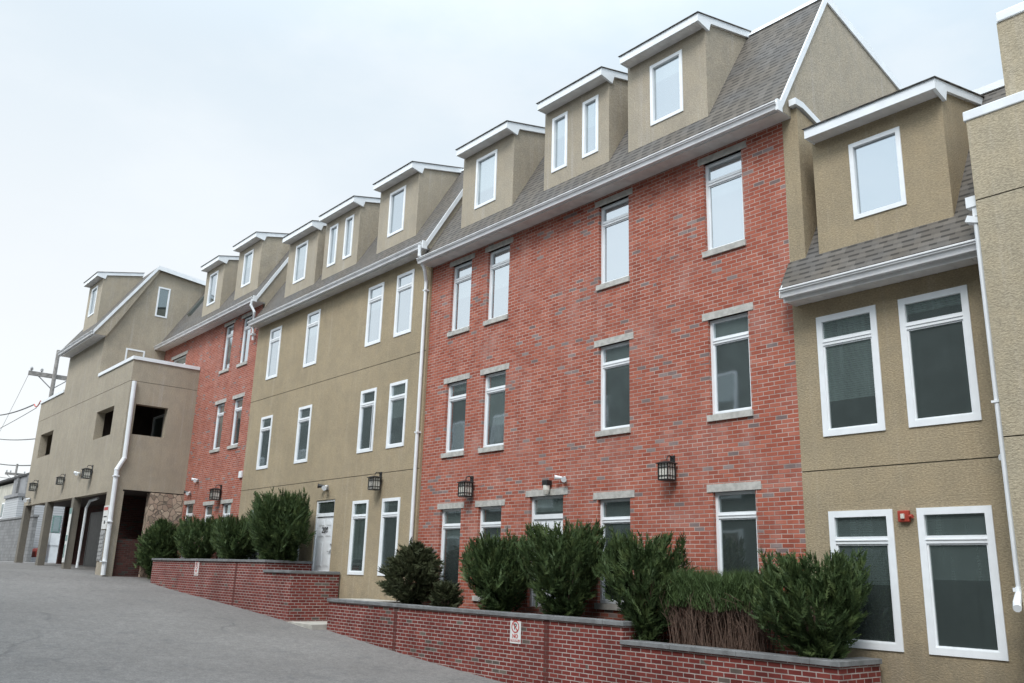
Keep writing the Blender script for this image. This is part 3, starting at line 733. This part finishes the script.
k = MB(); k.tube([(-40.3, 10.9, 2.7), (-40.9, 10.75, 2.6), (-41.1, 10.7, 2.3), (-41.15, 10.7, -.2)], .06, 8); k.build('downspout', M['white'], F)
k = MB(); k.box(-42.0, -41.65, YF-.02, YF+.0, .0, 2.3); s1 = k.build('notice_strip', M['signwhite'], F)
k = MB(); k.box(-42.0, -41.65, YF-.026, YF-.021, 2.05, 2.3); k.box(-41.95, -41.7, YF-.026, YF-.021, .9, 1.15); k.box(-41.95, -41.8, YF-.026, YF-.021, .2, .75); k.build('strip_marking', M['teal'], s1)

# ------------------------------------------------------------------ street clutter beyond the carport
def face_box_house():
    h = thing('house', 'pale sided house seen through the carport bays', 'house', (-66.5, 16, 0))
    k = MB(); k.box(-69, -65, 12.7, 20, -.6, 4.1); k.build('wall', M['siding'], h)
    k = MB(); k.box(-69.1, -64.9, 12.6, 20.1, 4.1, 4.3); k.build('roof', M['greywall'], h)
    k = MB()
    for z0, z1 in ((1.9, 3.0),): k.box(-65.0, -64.95, 14.95, 15.45, z0, z1)
    o = k.build('window', M['teal'], h); p = MB(); p.box(-64.949, -64.94, 15.02, 15.38, 1.96, 2.94); p.build('pane', M['glass_dark'], o)
face_box_house()
k = MB(); k.box(-61.2, -60.2, 13.95, 14.75, -.1, 1.0); k.box(-61.25, -60.15, 13.9, 14.8, 1.0, 1.72); o = k.build('utility_cabinet', M['white'])
tag(recentre(o, (-60.7, 14.3, -.1)), 'white utility cabinet before the pale house beyond the carport', 'cabinet')
def car(x, y, col, lab):
    c = thing('parked_car', lab, 'car', (x, y, GX(x)))
    z = GX(x)
    k = MB(); k.prism_x([(y-2.1, z+.3), (y-2.15, z+.65), (y-1.9, z+.85), (y-.9, z+.95), (y+1.2, z+.95), (y+2.05, z+.9), (y+2.15, z+.4), (y+2.0, z+.25)], x-.85, x+.85); k.build('body', col, c, bevel=.06)
    k = MB(); k.prism_x([(y-1.0, z+.95), (y-.4, z+1.42), (y+1.0, z+1.45), (y+1.7, z+.95)], x-.76, x+.76); k.build('cabin', M['glass_dark'], c, bevel=.05)
    for sy in (-1.3, 1.3):
        for sx in (-.84, .84):
            k = MB(); k.tube([(x+sx-.1, y+sy, z+.32), (x+sx+.1, y+sy, z+.32)], .32, 16); k.build('wheel', M['rubber'], c)
    return c
car(-62., 15.5, M['redbin'], 'red parked car beyond the first carport bay')
# long low grey building further up the street
gb = thing('grey_building', 'low grey concrete building with cream end at the far left edge', 'building', (-75, 18, 0))
k = MB(); k.box(-74.2, -66.3, 14, 24, -.5, 5.9); k.build('wall', M['greywall'], gb)
k = MB(); k.box(-120, -74.2, 14.2, 24, -.5, 5.7); k.build('cream_wall', M['cream'], gb)
k = MB(); k.box(-120.2, -66.1, 13.9, 24.2, 5.9, 6.05); k.build('roof', M['dark'], gb)
for x in (-72.6, -69.3):
    k = MB(); k.box(x, x+.5, 13.85, 14, -.4, 5.85); k.build('pilaster', M['cmu'], gb)
for x in (-75.8, -77.8, -80.5):
    for z0 in (3.1, .6):
        k = MB(); k.box(x, x+.8, 14.14, 14.2, z0, z0+1.2); o = k.build('window', M['vinyl'], gb); p = MB(); p.box(x+.1, x+.7, 14.12, 14.14, z0+.1, z0+1.1); p.build('pane', M['glass_dark'], o)
k = MB(); k.box(-70.6, -59.5, 12.6, 12.85, -.5, 2.6); k.box(-70.65, -59.45, 12.55, 12.9, 2.6, 2.72); o = k.build('yard_wall', M['cmu'])
tag(recentre(o, (-65, 12.7, -.1)), 'grey block yard wall in front of the grey building at far left', 'wall')

# utility pole with crossarm
def pole(x, y, zb, zt, lab, armz, y0, y1, brace=True):
    p = thing('utility_pole', lab, 'utility pole', (x, y, zb))
    k = MB(); k.tube([(x, y, zb), (x, y, zt)], .17, 12, r2=.12); k.build('pole', M['wood'], p)
    k = MB(); k.box(x-.22, x-.08, y0, y1, armz-.14, armz+.14)
    k.build('crossarm', M['wood'], p)
    k = MB()
    for s in (-1, 1): k.tube([(x-.2, y+s*.9, armz-.1), (x-.2, y, armz-.85)], .035, 6)
    k.build('brace', M['grey'], p)
    for yy_ in (y0+.15, (y0+y)/2, y1-.15):
        k = MB(); k.lathe((x-.15, yy_, armz+.14), [(.05, 0), (.05, .08), (.11, .1), (.06, .16), (.10, .18), (.05, .26), (0, .3)], 10); k.build('insulator', M['grey'], p)
    return p
PX = -62.
pole(PX, 12.95, -.3, 13.5, 'grey wooden utility pole with crossarm rising behind the carport building', 11.75, 11.45, 14.5)
pole(-118., 22.3, -.3, 11.2, 'distant utility pole at the left edge above the grey building', 10.0, 21.2, 23.4)
def wire(a, b, sag, r, lab, mt='black'):
    a, b = Vector(a), Vector(b); pts = [a.lerp(b, t/16)-Vector((0, 0, sag*4*(t/16)*(1-t/16))) for t in range(17)]
    k = MB(); k.tube(pts, r, 6); o = k.build('overhead_wire', M[mt]); c = a
    recentre(o, c); tag(o, lab, 'wire', 'overhead wires at the left edge')
wire((-62.2, 11.6, 12.1), (-190, 26, 8), 2.0, .012, 'thin overhead wire running left from the outer end of the pole crossarm')
wire((-140., 30, 17.6), (-190, 30, 22.5), .5, .08, 'upper horizontal overhead cable left of the tan building')
wire((-140., 30, 13.6), (-190, 30, 18.1), .5, .09, 'middle horizontal overhead cable left of the tan building')
wire((-140., 30, 11.6), (-190, 30, 15.8), .5, .05, 'lowest thin overhead cable left of the tan building')
wire((-154., 30, 24.2), (-200, 30, 28.0), .8, .10, 'short thick cable at left edge above the other cables')
wire((-154., 30, 24.2), (-140, 28, 22.6), .6, .10, 'red orange cable sleeve hanging left of the tan building', 'redbin')
wire((-152., 30, 23.4), (-200, 30, 23.0), .2, .05, 'slanting thin cable crossing at the left edge')

# ------------------------------------------------------------------ planters
def planter(name, lab, tiers, yf, loc, right_x, left_x, soilz):
    p = thing('brick_planter', lab, 'planter', loc)
    k = MB(); c = MB()
    for n_, (x0, x1, zt, jag) in enumerate(tiers):
        yb = 12.88
        k.box(x0, x1, yf, yf+.24, -3.0, zt-.075)
        k.box(x1-.24, x1, yf+.24, yb, -3.0, zt-.075)
        if n_ == 0: k.box(x0, x0+.24, yf+.24, 12.45, -3.0, zt-.075)
        # capstones, butted
        x = x0-.04; first = True
        while x < x1+.04-.01:
            L = min(rnd.uniform(1.05, 1.35), x1+.04-x)
            if x1+.04-(x+L) < .35: L = x1+.04-x
            c.box(x+.003, x+L-.003, yf-.045+rnd.uniform(-.004, .004), yf+.285, zt-.075, zt+rnd.uniform(-.004, .004)); x += L
        y = yf+.288
        while y < yb:
            L = min(1.1, yb+.0-y); c.box(x1-.285, x1+.04, y+.003, y+L-.003, zt-.075, zt); y += L+.0001
    k.build('wall', M['pbrick'], p); c.build('cap', M['cap'], p, bevel=.008)
    s = MB()
    for (x0, x1, zt, jag), sz in zip(tiers, soilz):
        nx, ny = max(2, int((x1-x0)/.4)), 4
        a0, a1, b0, b1 = x0+.24, x1-.24, yf+.24, 12.92
        V = {}
        for i in range(nx+1):
            for j in range(ny+1):
                V[i, j] = (a0+(a1-a0)*i/nx, b0+(b1-b0)*j/ny, sz+.05*noise.noise(Vector((i*.9, j*.9, x0))))
        for i in range(nx):
            for j in range(ny): s.poly([V[i, j], V[i+1, j], V[i+1, j+1], V[i, j+1]])
    s.build('soil', M['soil'], p)
    return p
P1 = planter('p', 'red brick planter with grey capstones and no parking sign, nearest the viewer', [(-19.2, -10.80, -.70, 0), (-10.80, -6.78, -1.00, 0)], 11.75, (-13.5, 12.3, -1.95), 0, 0, (-.80, -1.10))
# left extension of the front planter wall beside the walk
k = MB(); k.box(-21.15, -19.205, 11.75, 11.99, -3., -.775); k.build('wall', M['pbrick'], P1)
k = MB(); k.box(-21.19, -20.2, 11.705, 12.03, -.775, -.70); k.box(-20.195, -19.245, 11.705, 12.03, -.775, -.702); k.build('cap', M['cap'], P1, bevel=.008)
k = MB(); k.box(-21.15, -19.3, 11.992, 12.92, -3., -.70); k.build('landing', M['concrete'], P1)
P2 = planter('p', 'red brick planter stepping down beside the white door, further up the slope', [(-33.9, -24.40, .25, 0), (-24.40, -22.70, -.02, 0)], 11.40, (-28.5, 12.1, -.95), 0, 0, (.13, -.14))

for P_, xx, yy_, zt_ in ((P1, -17.95, 11.75, -.78), (P1, -12.75, 11.75, -.78), (P2, -26.4, 11.40, .17)):
    k = MB(); k.box(xx-.07, xx+.07, yy_-.004, yy_+.02, -3., zt_); k.build('expansion_joint', M['jbrick'], P_)

# ------------------------------------------------------------------ signs
def no_parking(x, y, z, w_, h_, lab):
    s = thing('no_parking_sign', lab, 'sign', (x, y, z-h_/2))
    k = MB(); k.box(x-w_/2, x+w_/2, y-.012, y, z-h_/2, z+h_/2); k.build('plate', M['signwhite'], s, bevel=.004)
    r = w_*.36; cz = z+h_*.245; k = MB(); N = 32; yy_ = y-.016
    for i in range(N):
        a, b = 2*math.pi*i/N, 2*math.pi*(i+1)/N; ri = r*.80
        k.poly([(x+r*math.cos(a), yy_, cz+r*math.sin(a)), (x+r*math.cos(b), yy_, cz+r*math.sin(b)), (x+ri*math.cos(b), yy_, cz+ri*math.sin(b)), (x+ri*math.cos(a), yy_, cz+ri*math.sin(a))])
    t_ = r*.10; u = .7071
    k.poly([(x-u*r*.85-u*t_, yy_-.004, cz+u*r*.85-u*t_), (x-u*r*.85+u*t_, yy_-.004, cz+u*r*.85+u*t_), (x+u*r*.85+u*t_, yy_-.004, cz-u*r*.85+u*t_), (x+u*r*.85-u*t_, yy_-.004, cz-u*r*.85-u*t_)])
    k.build('red_ring', M['signred'], s, fixn=False)
    text('P', (x, y-.013, cz), w_*.50, M['signblack'], 'letter', s)
    text('NO', (x, y-.015, z-h_*.175), w_*.33, M['signred'], 'wording', s)
    k = MB(); k.box(x-w_*.42, x+w_*.42, y-.0135, y-.0115, z-h_*.42, z-h_*.31); k.build('red_band', M['signred'], s)
    text('PARKING', (x, y-.015, z-h_*.365), w_*.17, M['signwhite'], 'wording', s, .002)
no_parking(-13.64, 11.748, -1.06, .32, .42, 'white and red no parking sign on the nearest brick planter wall')
no_parking(-29.55, 11.398, -.07, .34, .44, 'small faded no parking sign on the farther brick planter wall')

# ------------------------------------------------------------------ wall lanterns
def lantern_proto():
    L = thing('wall_lantern', '', 'wall lantern', (0, 0, 0), 'black wall lanterns')
    k = MB()                                             # origin: wall face, centre of the body; body in front (-Y)
    k.box(-.06, .06, -.02, 0, -.02, .34)
    k.tube([(0, -.02, .28), (0, -.09, .33), (0, -.17, .31), (0, -.20, .24)], .013, 8)
    k.tube([(0, -.10, .05), (0, -.02, .05)], .012, 6)
    k.build('bracket', M['black'], L)
    k = MB(); c = (0, -.20); W_ = .12
    k.prism_z([(-.16, -.36), (.16, -.36), (.16, -.04), (-.16, -.04)], .150, .168)
    b = len(k.v); k.v += [(-.16, -.36, .168), (.16, -.36, .168), (.16, -.04, .168), (-.16, -.04, .168), (-.04, -.24, .215), (.04, -.24, .215), (.04, -.16, .215), (-.04, -.16, .215)]
    for q_ in ((0, 1, 5, 4), (1, 2, 6, 5), (2, 3, 7, 6), (3, 0, 4, 7), (4, 5, 6, 7)): k.f.append(tuple(b+i for i in q_)); k.mi.append(0)
    for sx in (-1, 1):
        for sy in (-1, 1): k.box(sx*W_-.011, sx*W_+.011, c[1]+sy*W_-.011, c[1]+sy*W_+.011, -.175, .150)
    for z in (-.175, -.10, .070):
        for s_ in (-1, 1):
            k.box(-W_+.011, W_-.011, c[1]+s_*W_-.007, c[1]+s_*W_+.007, z, z+.014); k.box(s_*W_-.007, s_*W_+.007, c[1]-W_+.011, c[1]+W_-.011, z, z+.014)
    for e_ in (-.038, .038):
        for s_ in (-1, 1):
            k.box(e_-.006, e_+.006, c[1]+s_*W_-.005, c[1]+s_*W_+.005, -.175, .150); k.box(s_*W_-.005, s_*W_+.005, c[1]+e_-.006, c[1]+e_+.006, -.175, .150)
    k.box(-.125, .125, c[1]-.125, c[1]+.125, -.19, -.175)
    k.build('cage', M['black'], L)
    k = MB(); k.box(-W_+.012, W_-.012, c[1]-W_+.012, c[1]+W_-.012, -.173, .149); k.build('glass_shade', M['frost'], L)
    return L
proto = lantern_proto()
spots = [(-16.87, 13.0, 1.99, 'black lantern left of the brick front, above the paired narrow windows', .97),
         (-10.66, 13.0, 1.99, 'black lantern on brick wall high between the last two window columns, nearest lantern', .92),
         (-20.93, YB, 2.36, 'black lantern on olive stucco between the two slim windows and floor above', .97),
         (-32.25, 13.0, 2.62, 'black lantern on the farther narrow brick front', 1.1),
         (-48.9, YF, 3.58, 'lantern on the carport building above the leftmost bay', 1.05),
         (-43.85, YF, 3.58, 'lantern on the carport building above the middle bays', .95),
         (-39.55, YF, 3.62, 'lantern on the carport building nearest the white downspout', 1.1)]
for i, (x, y, z, lab, s) in enumerate(spots):
    if i == 0: o = proto
    else:
        o = proto.copy(); COL.objects.link(o)
        for ch in proto.children:
            c = ch.copy(); COL.objects.link(c); c.parent = o
    o.location = (x, y-.001, z); o.scale = (s, s, s); o['label'] = lab
# small door light, cameras, floods, alarm
k = MB(); k.box(-14.17, -14.01, 12.84, 12.984, 1.93, 2.04, 0); k.lathe((-14.09, 12.90, 1.93), [(0, -.20), (.045, -.19), (.075, -.10), (.075, 0), (0, 0)], 14, 1)
o = k.build('jar_light', [M['black'], M['frost']]); tag(recentre(o, (-14.14, 12.98, 1.93)), 'small jar light with black cap over the lintel of the brick front door', 'wall light')
def flood(x, y, z, lab, dark=False, s=1.):
    L = thing('flood_light', lab, 'flood light', (x, y, z))
    k = MB(); k.box(x-.06*s, x+.06*s, y-.05*s, y, z-.10*s, z+.03*s); k.build('base', M['grey'], L)
    for sx in (-1, 1):
        k = MB(); a = Vector((x+sx*.05*s, y-.06*s, z)); b = Vector((x+sx*.17*s, y-.20*s, z-.04*s+(.05 if sx < 0 else -.03)*s)); k.tube([a, a.lerp(b, .5), b, b+(b-a)*.08], .035*s, 10, r2=.075*s)
        k.build('lamp_head', M['black'] if dark and sx < 0 else M['white'], L)
flood(-13.62, 13., 2.07, 'white twin flood light above the brick front door', False, .8)
flood(-23.92, YB, 2.46, 'twin flood light with one dark head above door 200', True, 1.05)
flood(-34.65, 13., 3.33, 'white twin flood light on the far brick front above the lantern', False, .95)
flood(-35.3, 13., 2.86, 'grey twin flood light beside the stone wall on the far brick front', True, .95)
flood(-4.70, 13., 1.78, 'grey flood light beside the right downspout', False, .62)
flood(-49.9, YF, 3.05, 'dark twin spot under the leftmost carport lantern', True, 1.4)
flood(-41.3, YF, 3.78, 'white flood light left of the lantern nearest the downspout', False, 1.)
k = MB(); k.box(-30.66, -30.42, 12.93, 13., 3.14, 3.38); o = k.build('junction_box', M['white'], bevel=.01); tag(recentre(o, (-30.54, 13, 3.14)), 'white junction box at the right edge of the far brick front', 'box')
k = MB(); k.box(-6.36, -6.19, 12.93, 13., .95, 1.12); o = k.build('fire_alarm', M['red'], bevel=.012)
L = thing('fire_alarm', 'red fire alarm box between the two lower right windows', 'fire alarm', (-6.27, 13, .95)); o.name = 'casing'; o.parent = L; o.location = -Vector(L.location); o.matrix_parent_inverse = Matrix()
k = MB(); k.box(-6.30, -6.25, 12.90, 12.932, 1.0, 1.07); k.build('strobe', M['frost'], L)
k = MB(); k.tube([(-6.19, 12.96, 1.03), (-6.14, 12.95, 1.03)], .03, 8); k.build('horn', M['red'], L)
# notice board on the corner column
nb = thing('notice_sign', 'white notice sign with red heading on the carport corner column', 'sign', (-36.6, YF, 1.3))
k = MB(); k.box(-36.95, -36.35, YF-.03, YF, 1.3, 2.2); k.build('plate', M['signwhite'], nb)
k = MB(); k.box(-36.9, -36.4, YF-.034, YF-.031, 2.02, 2.14); k.build('heading', M['signred'], nb)
k = MB(); k.box(-36.7, -36.55, YF-.034, YF-.031, 1.5, 1.62); k.box(-36.85, -36.45, YF-.034, YF-.031, 1.75, 1.80); k.build('marking', M['signblack'], nb)
k = MB(); k.box(-36.95, -36.4, YF-.025, YF, .1, 1.26)
for i in range(7): k.box(-36.9, -36.45, YF-.05, YF-.026, .15+i*.155, .24+i*.155)
o = k.build('wall_grille', M['grey']); tag(recentre(o, (-36.7, YF, .1)), 'grey louvred grille below the notice sign on the corner column', 'grille')

# ------------------------------------------------------------------ shrubs
def spray(mb, p, d, L, w_, n, lw, rr):
    """one feathery branchlet: a curved axis with scale-like side leaves"""
    d = d.normalized(); side = d.cross(Vector((rr.uniform(-1, 1), rr.uniform(-1, 1), rr.uniform(-1, 1)))).normalized(); nrm = d.cross(side)
    up_ = Vector((0, 0, 1))
    prev = p
    for i in range(n):
        t = (i+.5)/n; q_ = p+d*L*t+up_*(.10*L*t*t)
        for s in (-1, 1):
            ln = w_*(1-t*.75)*rr.uniform(.7, 1.15)
            tip = q_+(side*s*.75+d*.85+nrm*rr.uniform(-.35, .35)).normalized()*ln
            a = q_-d*lw*.6; b = q_+d*lw*.6
            mb.poly([a, tip, b])
    e = p+d*L*1.15+up_*(.13*L); mb.poly([p+side*lw*.5, e, p-side*lw*.5])
def shrub(name, lab, x0, x1, zb, zt, y, mt, n, seed, spiky=.35, upw=.75, Ls=.30, shape='vase', depth=None):
    rr = random.Random(seed); cx = (x0+x1)/2; rx = (x1-x0)/2-.21; zt -= .12; ry = min(depth or rx*.8, .75); hz = zt-zb
    o = thing(name, lab, 'shrub', (cx, y, zb), 'evergreen shrubs in the planters')
    tr = MB()
    for i in range(6):
        a = rr.uniform(0, 6.28); tr.tube([(cx, y, zb-.1), (cx+.15*math.cos(a), y+.1*math.sin(a), zb+hz*.3), (cx+rx*.45*math.cos(a), y+ry*.45*math.sin(a), zb+hz*.65)], .03, 6, r2=.008)
    tr.build('stem', M['twig'], o)
    mb = MB()
    lob = [(rr.uniform(0, 6.28), rr.uniform(.2, 1.), rr.uniform(.82, 1.14)) for _ in range(9)]
    for i in range(int(n*(.21 if shape == 'vase' else .34))):
        a = rr.uniform(0, 2*math.pi); t = rr.random()**.8
        if shape == 'vase': prof = (.40+.66*math.sin(min(1, t*1.3)*math.pi*.5)) * (1 if t < .62 else math.sqrt(max(0, 1-((t-.62)/.42)**2))*.85+.15)
        else: prof = math.sqrt(max(.02, 1-(2*t-.95)**2*.98))
        bump_ = 1.
        for la, lt, lk in lob:
            dd = (math.cos(a-la)-1)*1.2-((t-lt)*3)**2; bump_ += (lk-1)*math.exp(dd*1.5)
        rad = prof*bump_*(1-.55*rr.random()**2.0)*min(1.12, max(.7, 1+rr.gauss(0, .08)))
        if shape == 'vase' and i % 11 == 0: t = rr.uniform(.90, 1.04); rad = min(.85, rad*rr.uniform(.8, 2.2))
        out = Vector((math.cos(a)*rx, math.sin(a)*ry, 0)); outn = out.normalized()
        # one plume: an arching branch carrying sprays on both sides
        d0 = (outn*(1-.55*t)+Vector((0, 0, upw*(.30+t)))+Vector((rr.gauss(0, .22), rr.gauss(0, .22), rr.gauss(0, .15)))).normalized()
        Lp = Ls*rr.uniform(1.0, 1.7)*(1+spiky*rr.random()**3)
        tip = Vector((cx, y, zb+hz*(.04+t*.90)+rr.gauss(0, .04)))+out*rad
        base_ = tip-d0*Lp
        sd_ = d0.cross(Vector((rr.gauss(0, 1), rr.gauss(0, 1), rr.gauss(0, .6)))).normalized()
        m_ = 8
        for q_ in range(m_):
            u_ = (q_+.6)/m_; p = base_+d0*Lp*u_+Vector((0, 0, .10*Lp*u_*u_))
            for s_ in (-1, 1):
                dd_ = (d0*.9+sd_*s_*(.75*(1-u_*.5))+Vector((rr.gauss(0, .18), rr.gauss(0, .18), rr.gauss(.05, .15)))).normalized()
                Lq = Ls*.62*(1.05-.55*u_)*rr.uniform(.75, 1.2)
                spray(mb, p, dd_, Lq, Lq*.40, 5, .030, rr)
        spray(mb, base_+d0*Lp*.9, d0, Ls*.5, Ls*.2, 5, .028, rr)
    mb.build('foliage', mt, o, fixn=False)
    return o
SH = 'conifer_shrub'
shrub('yew_shrub', 'dark rounded shrub at the left end of the nearest planter', -19.35, -17.0, -.78, .86, 12.35, M['leaf_dark'], 1500, 1, .15, .25, .24, 'round', .75)
shrub('yew_shrub', 'smallest low shrub tucked beside the dark rounded one', -17.25, -16.0, -.78, -.05, 12.2, M['leaf_dark'], 450, 2, .2, .5, .20, 'round', .45)
shrub(SH, 'medium green conifer shrub left of the door shrub in nearest planter', -15.95, -13.8, -.80, .98, 12.3, M['leaf'], 1500, 3, .5, .9, .32, 'vase')
shrub(SH, 'large conifer shrub hiding the brick house front door', -14.1, -11.7, -.80, 1.18, 12.32, M['leaf'], 1900, 4, .5, .8, .32, 'vase')
shrub(SH, 'conifer shrub at the step of the nearest planter cap', -11.85, -9.65, -1.08, .95, 12.25, M['leaf'], 1500, 5, .5, .85, .32, 'vase')
shrub(SH, 'conifer shrub at the right end of the nearest planter, before the tan house', -8.5, -6.25, -1.08, .60, 12.2, M['leaf'], 1500, 7, .5, .85, .30, 'vase')
shrub(SH, 'tallest spiky conifer shrub beside the white door 200', -26.75, -23.45, .0, 2.35, 12.05, M['leaf'], 2400, 8, .7, .7, .46, 'vase')
shrub(SH, 'conifer shrub just left of the tallest one on the farther planter', -29.8, -26.6, .12, 1.75, 12.1, M['leaf'], 1500, 9, .4, .8, .36, 'vase')
shrub(SH, 'conifer shrub second from left on the farther planter', -33.1, -29.6, .12, 1.80, 12.1, M['leaf'], 1500, 10, .4, .8, .36, 'vase')
shrub(SH, 'leftmost dark conifer shrub before the stone wall', -36.6, -33.2, -.4, 1.85, 11.9, M['leaf'], 1600, 11, .3, .6, .36, 'round', .75)
# broom-like hedge: bare brown stems below, fine green above
hd = thing('hedge', 'low hedge with bare brown stems below fine green tops in nearest planter', 'hedge', (-9.2, 12.3, -1.08)); rr = random.Random(66)
st = MB(); lf = MB()
for i in range(520):
    x = rr.uniform(-10.05, -8.3); y = rr.uniform(12.0, 12.65); top = Vector((x+rr.gauss(0, .10), y+rr.gauss(0, .10), -.42+rr.uniform(-.1, .25)))
    mid = Vector((x, y, -1.1)).lerp(top, .5)+Vector((rr.gauss(0, .04), rr.gauss(0, .04), 0)); st.tube([(x*.6+top.x*.4+rr.gauss(0, .05), y, -1.12), mid, top], .0065, 4, r2=.003)
    for _ in range(2):
        b = mid.lerp(top, rr.random()); st.tube([b, b+Vector((rr.gauss(0, .10), rr.gauss(0, .08), rr.uniform(.08, .2)))], .004, 3, r2=.002)
for i in range(11000):
    x = rr.uniform(-9.98, -8.3); y = rr.uniform(11.9, 12.75); dome = math.sqrt(max(0, 1-((x+9.15)/1.25)**2)); z = rr.uniform(-.50, .02)*1.0-.10+.16*dome+.04*math.sin(x*5)
    L = rr.uniform(.10, .24); d = Vector((rr.gauss(0, .45), rr.gauss(0, .45), 1)).normalized(); s = d.cross(Vector((rr.gauss(0, 1), rr.gauss(0, 1), 0))).normalized()*.007
    p = Vector((x, y, z)); lf.poly([p-s, p+d*L, p+s])
st.build('stem', M['twig'], hd); lf.build('foliage', M['leaf_fine'], hd, fixn=False)

# ------------------------------------------------------------------ the other side of the street (stands behind the viewer, seen in the panes)
ob = thing('opposite_building', 'tan building across the street, mirrored in the window panes', 'building', (-20, -6, -1.5))
k = MB(); k.box(-75, 14, -20, -6, -2.8, 13.2); k.build('wall', M['greywall2'], ob)
k = MB()
for i in range(22):
    x = -72+i*4.
    for z in (.2, 3.6, 7.2): ring(k, x, x+1.3, z, z+2., -6, -5.93, .10)
k.build('window_frames', M['vinyl'], ob)
k = MB()
for i in range(22):
    x = -72+i*4.
    for z in (.2, 3.6, 7.2): k.box(x+.1, x+1.2, -6, -5.97, z+.1, z+1.9)
k.build('window_panes', M['glass_dark'], ob)

fix_depth()
# lift everything except the camera so that the lowest road lies near zero
for o in S.objects:
    if o.parent is None and o is not cam_o: o.location.z += H
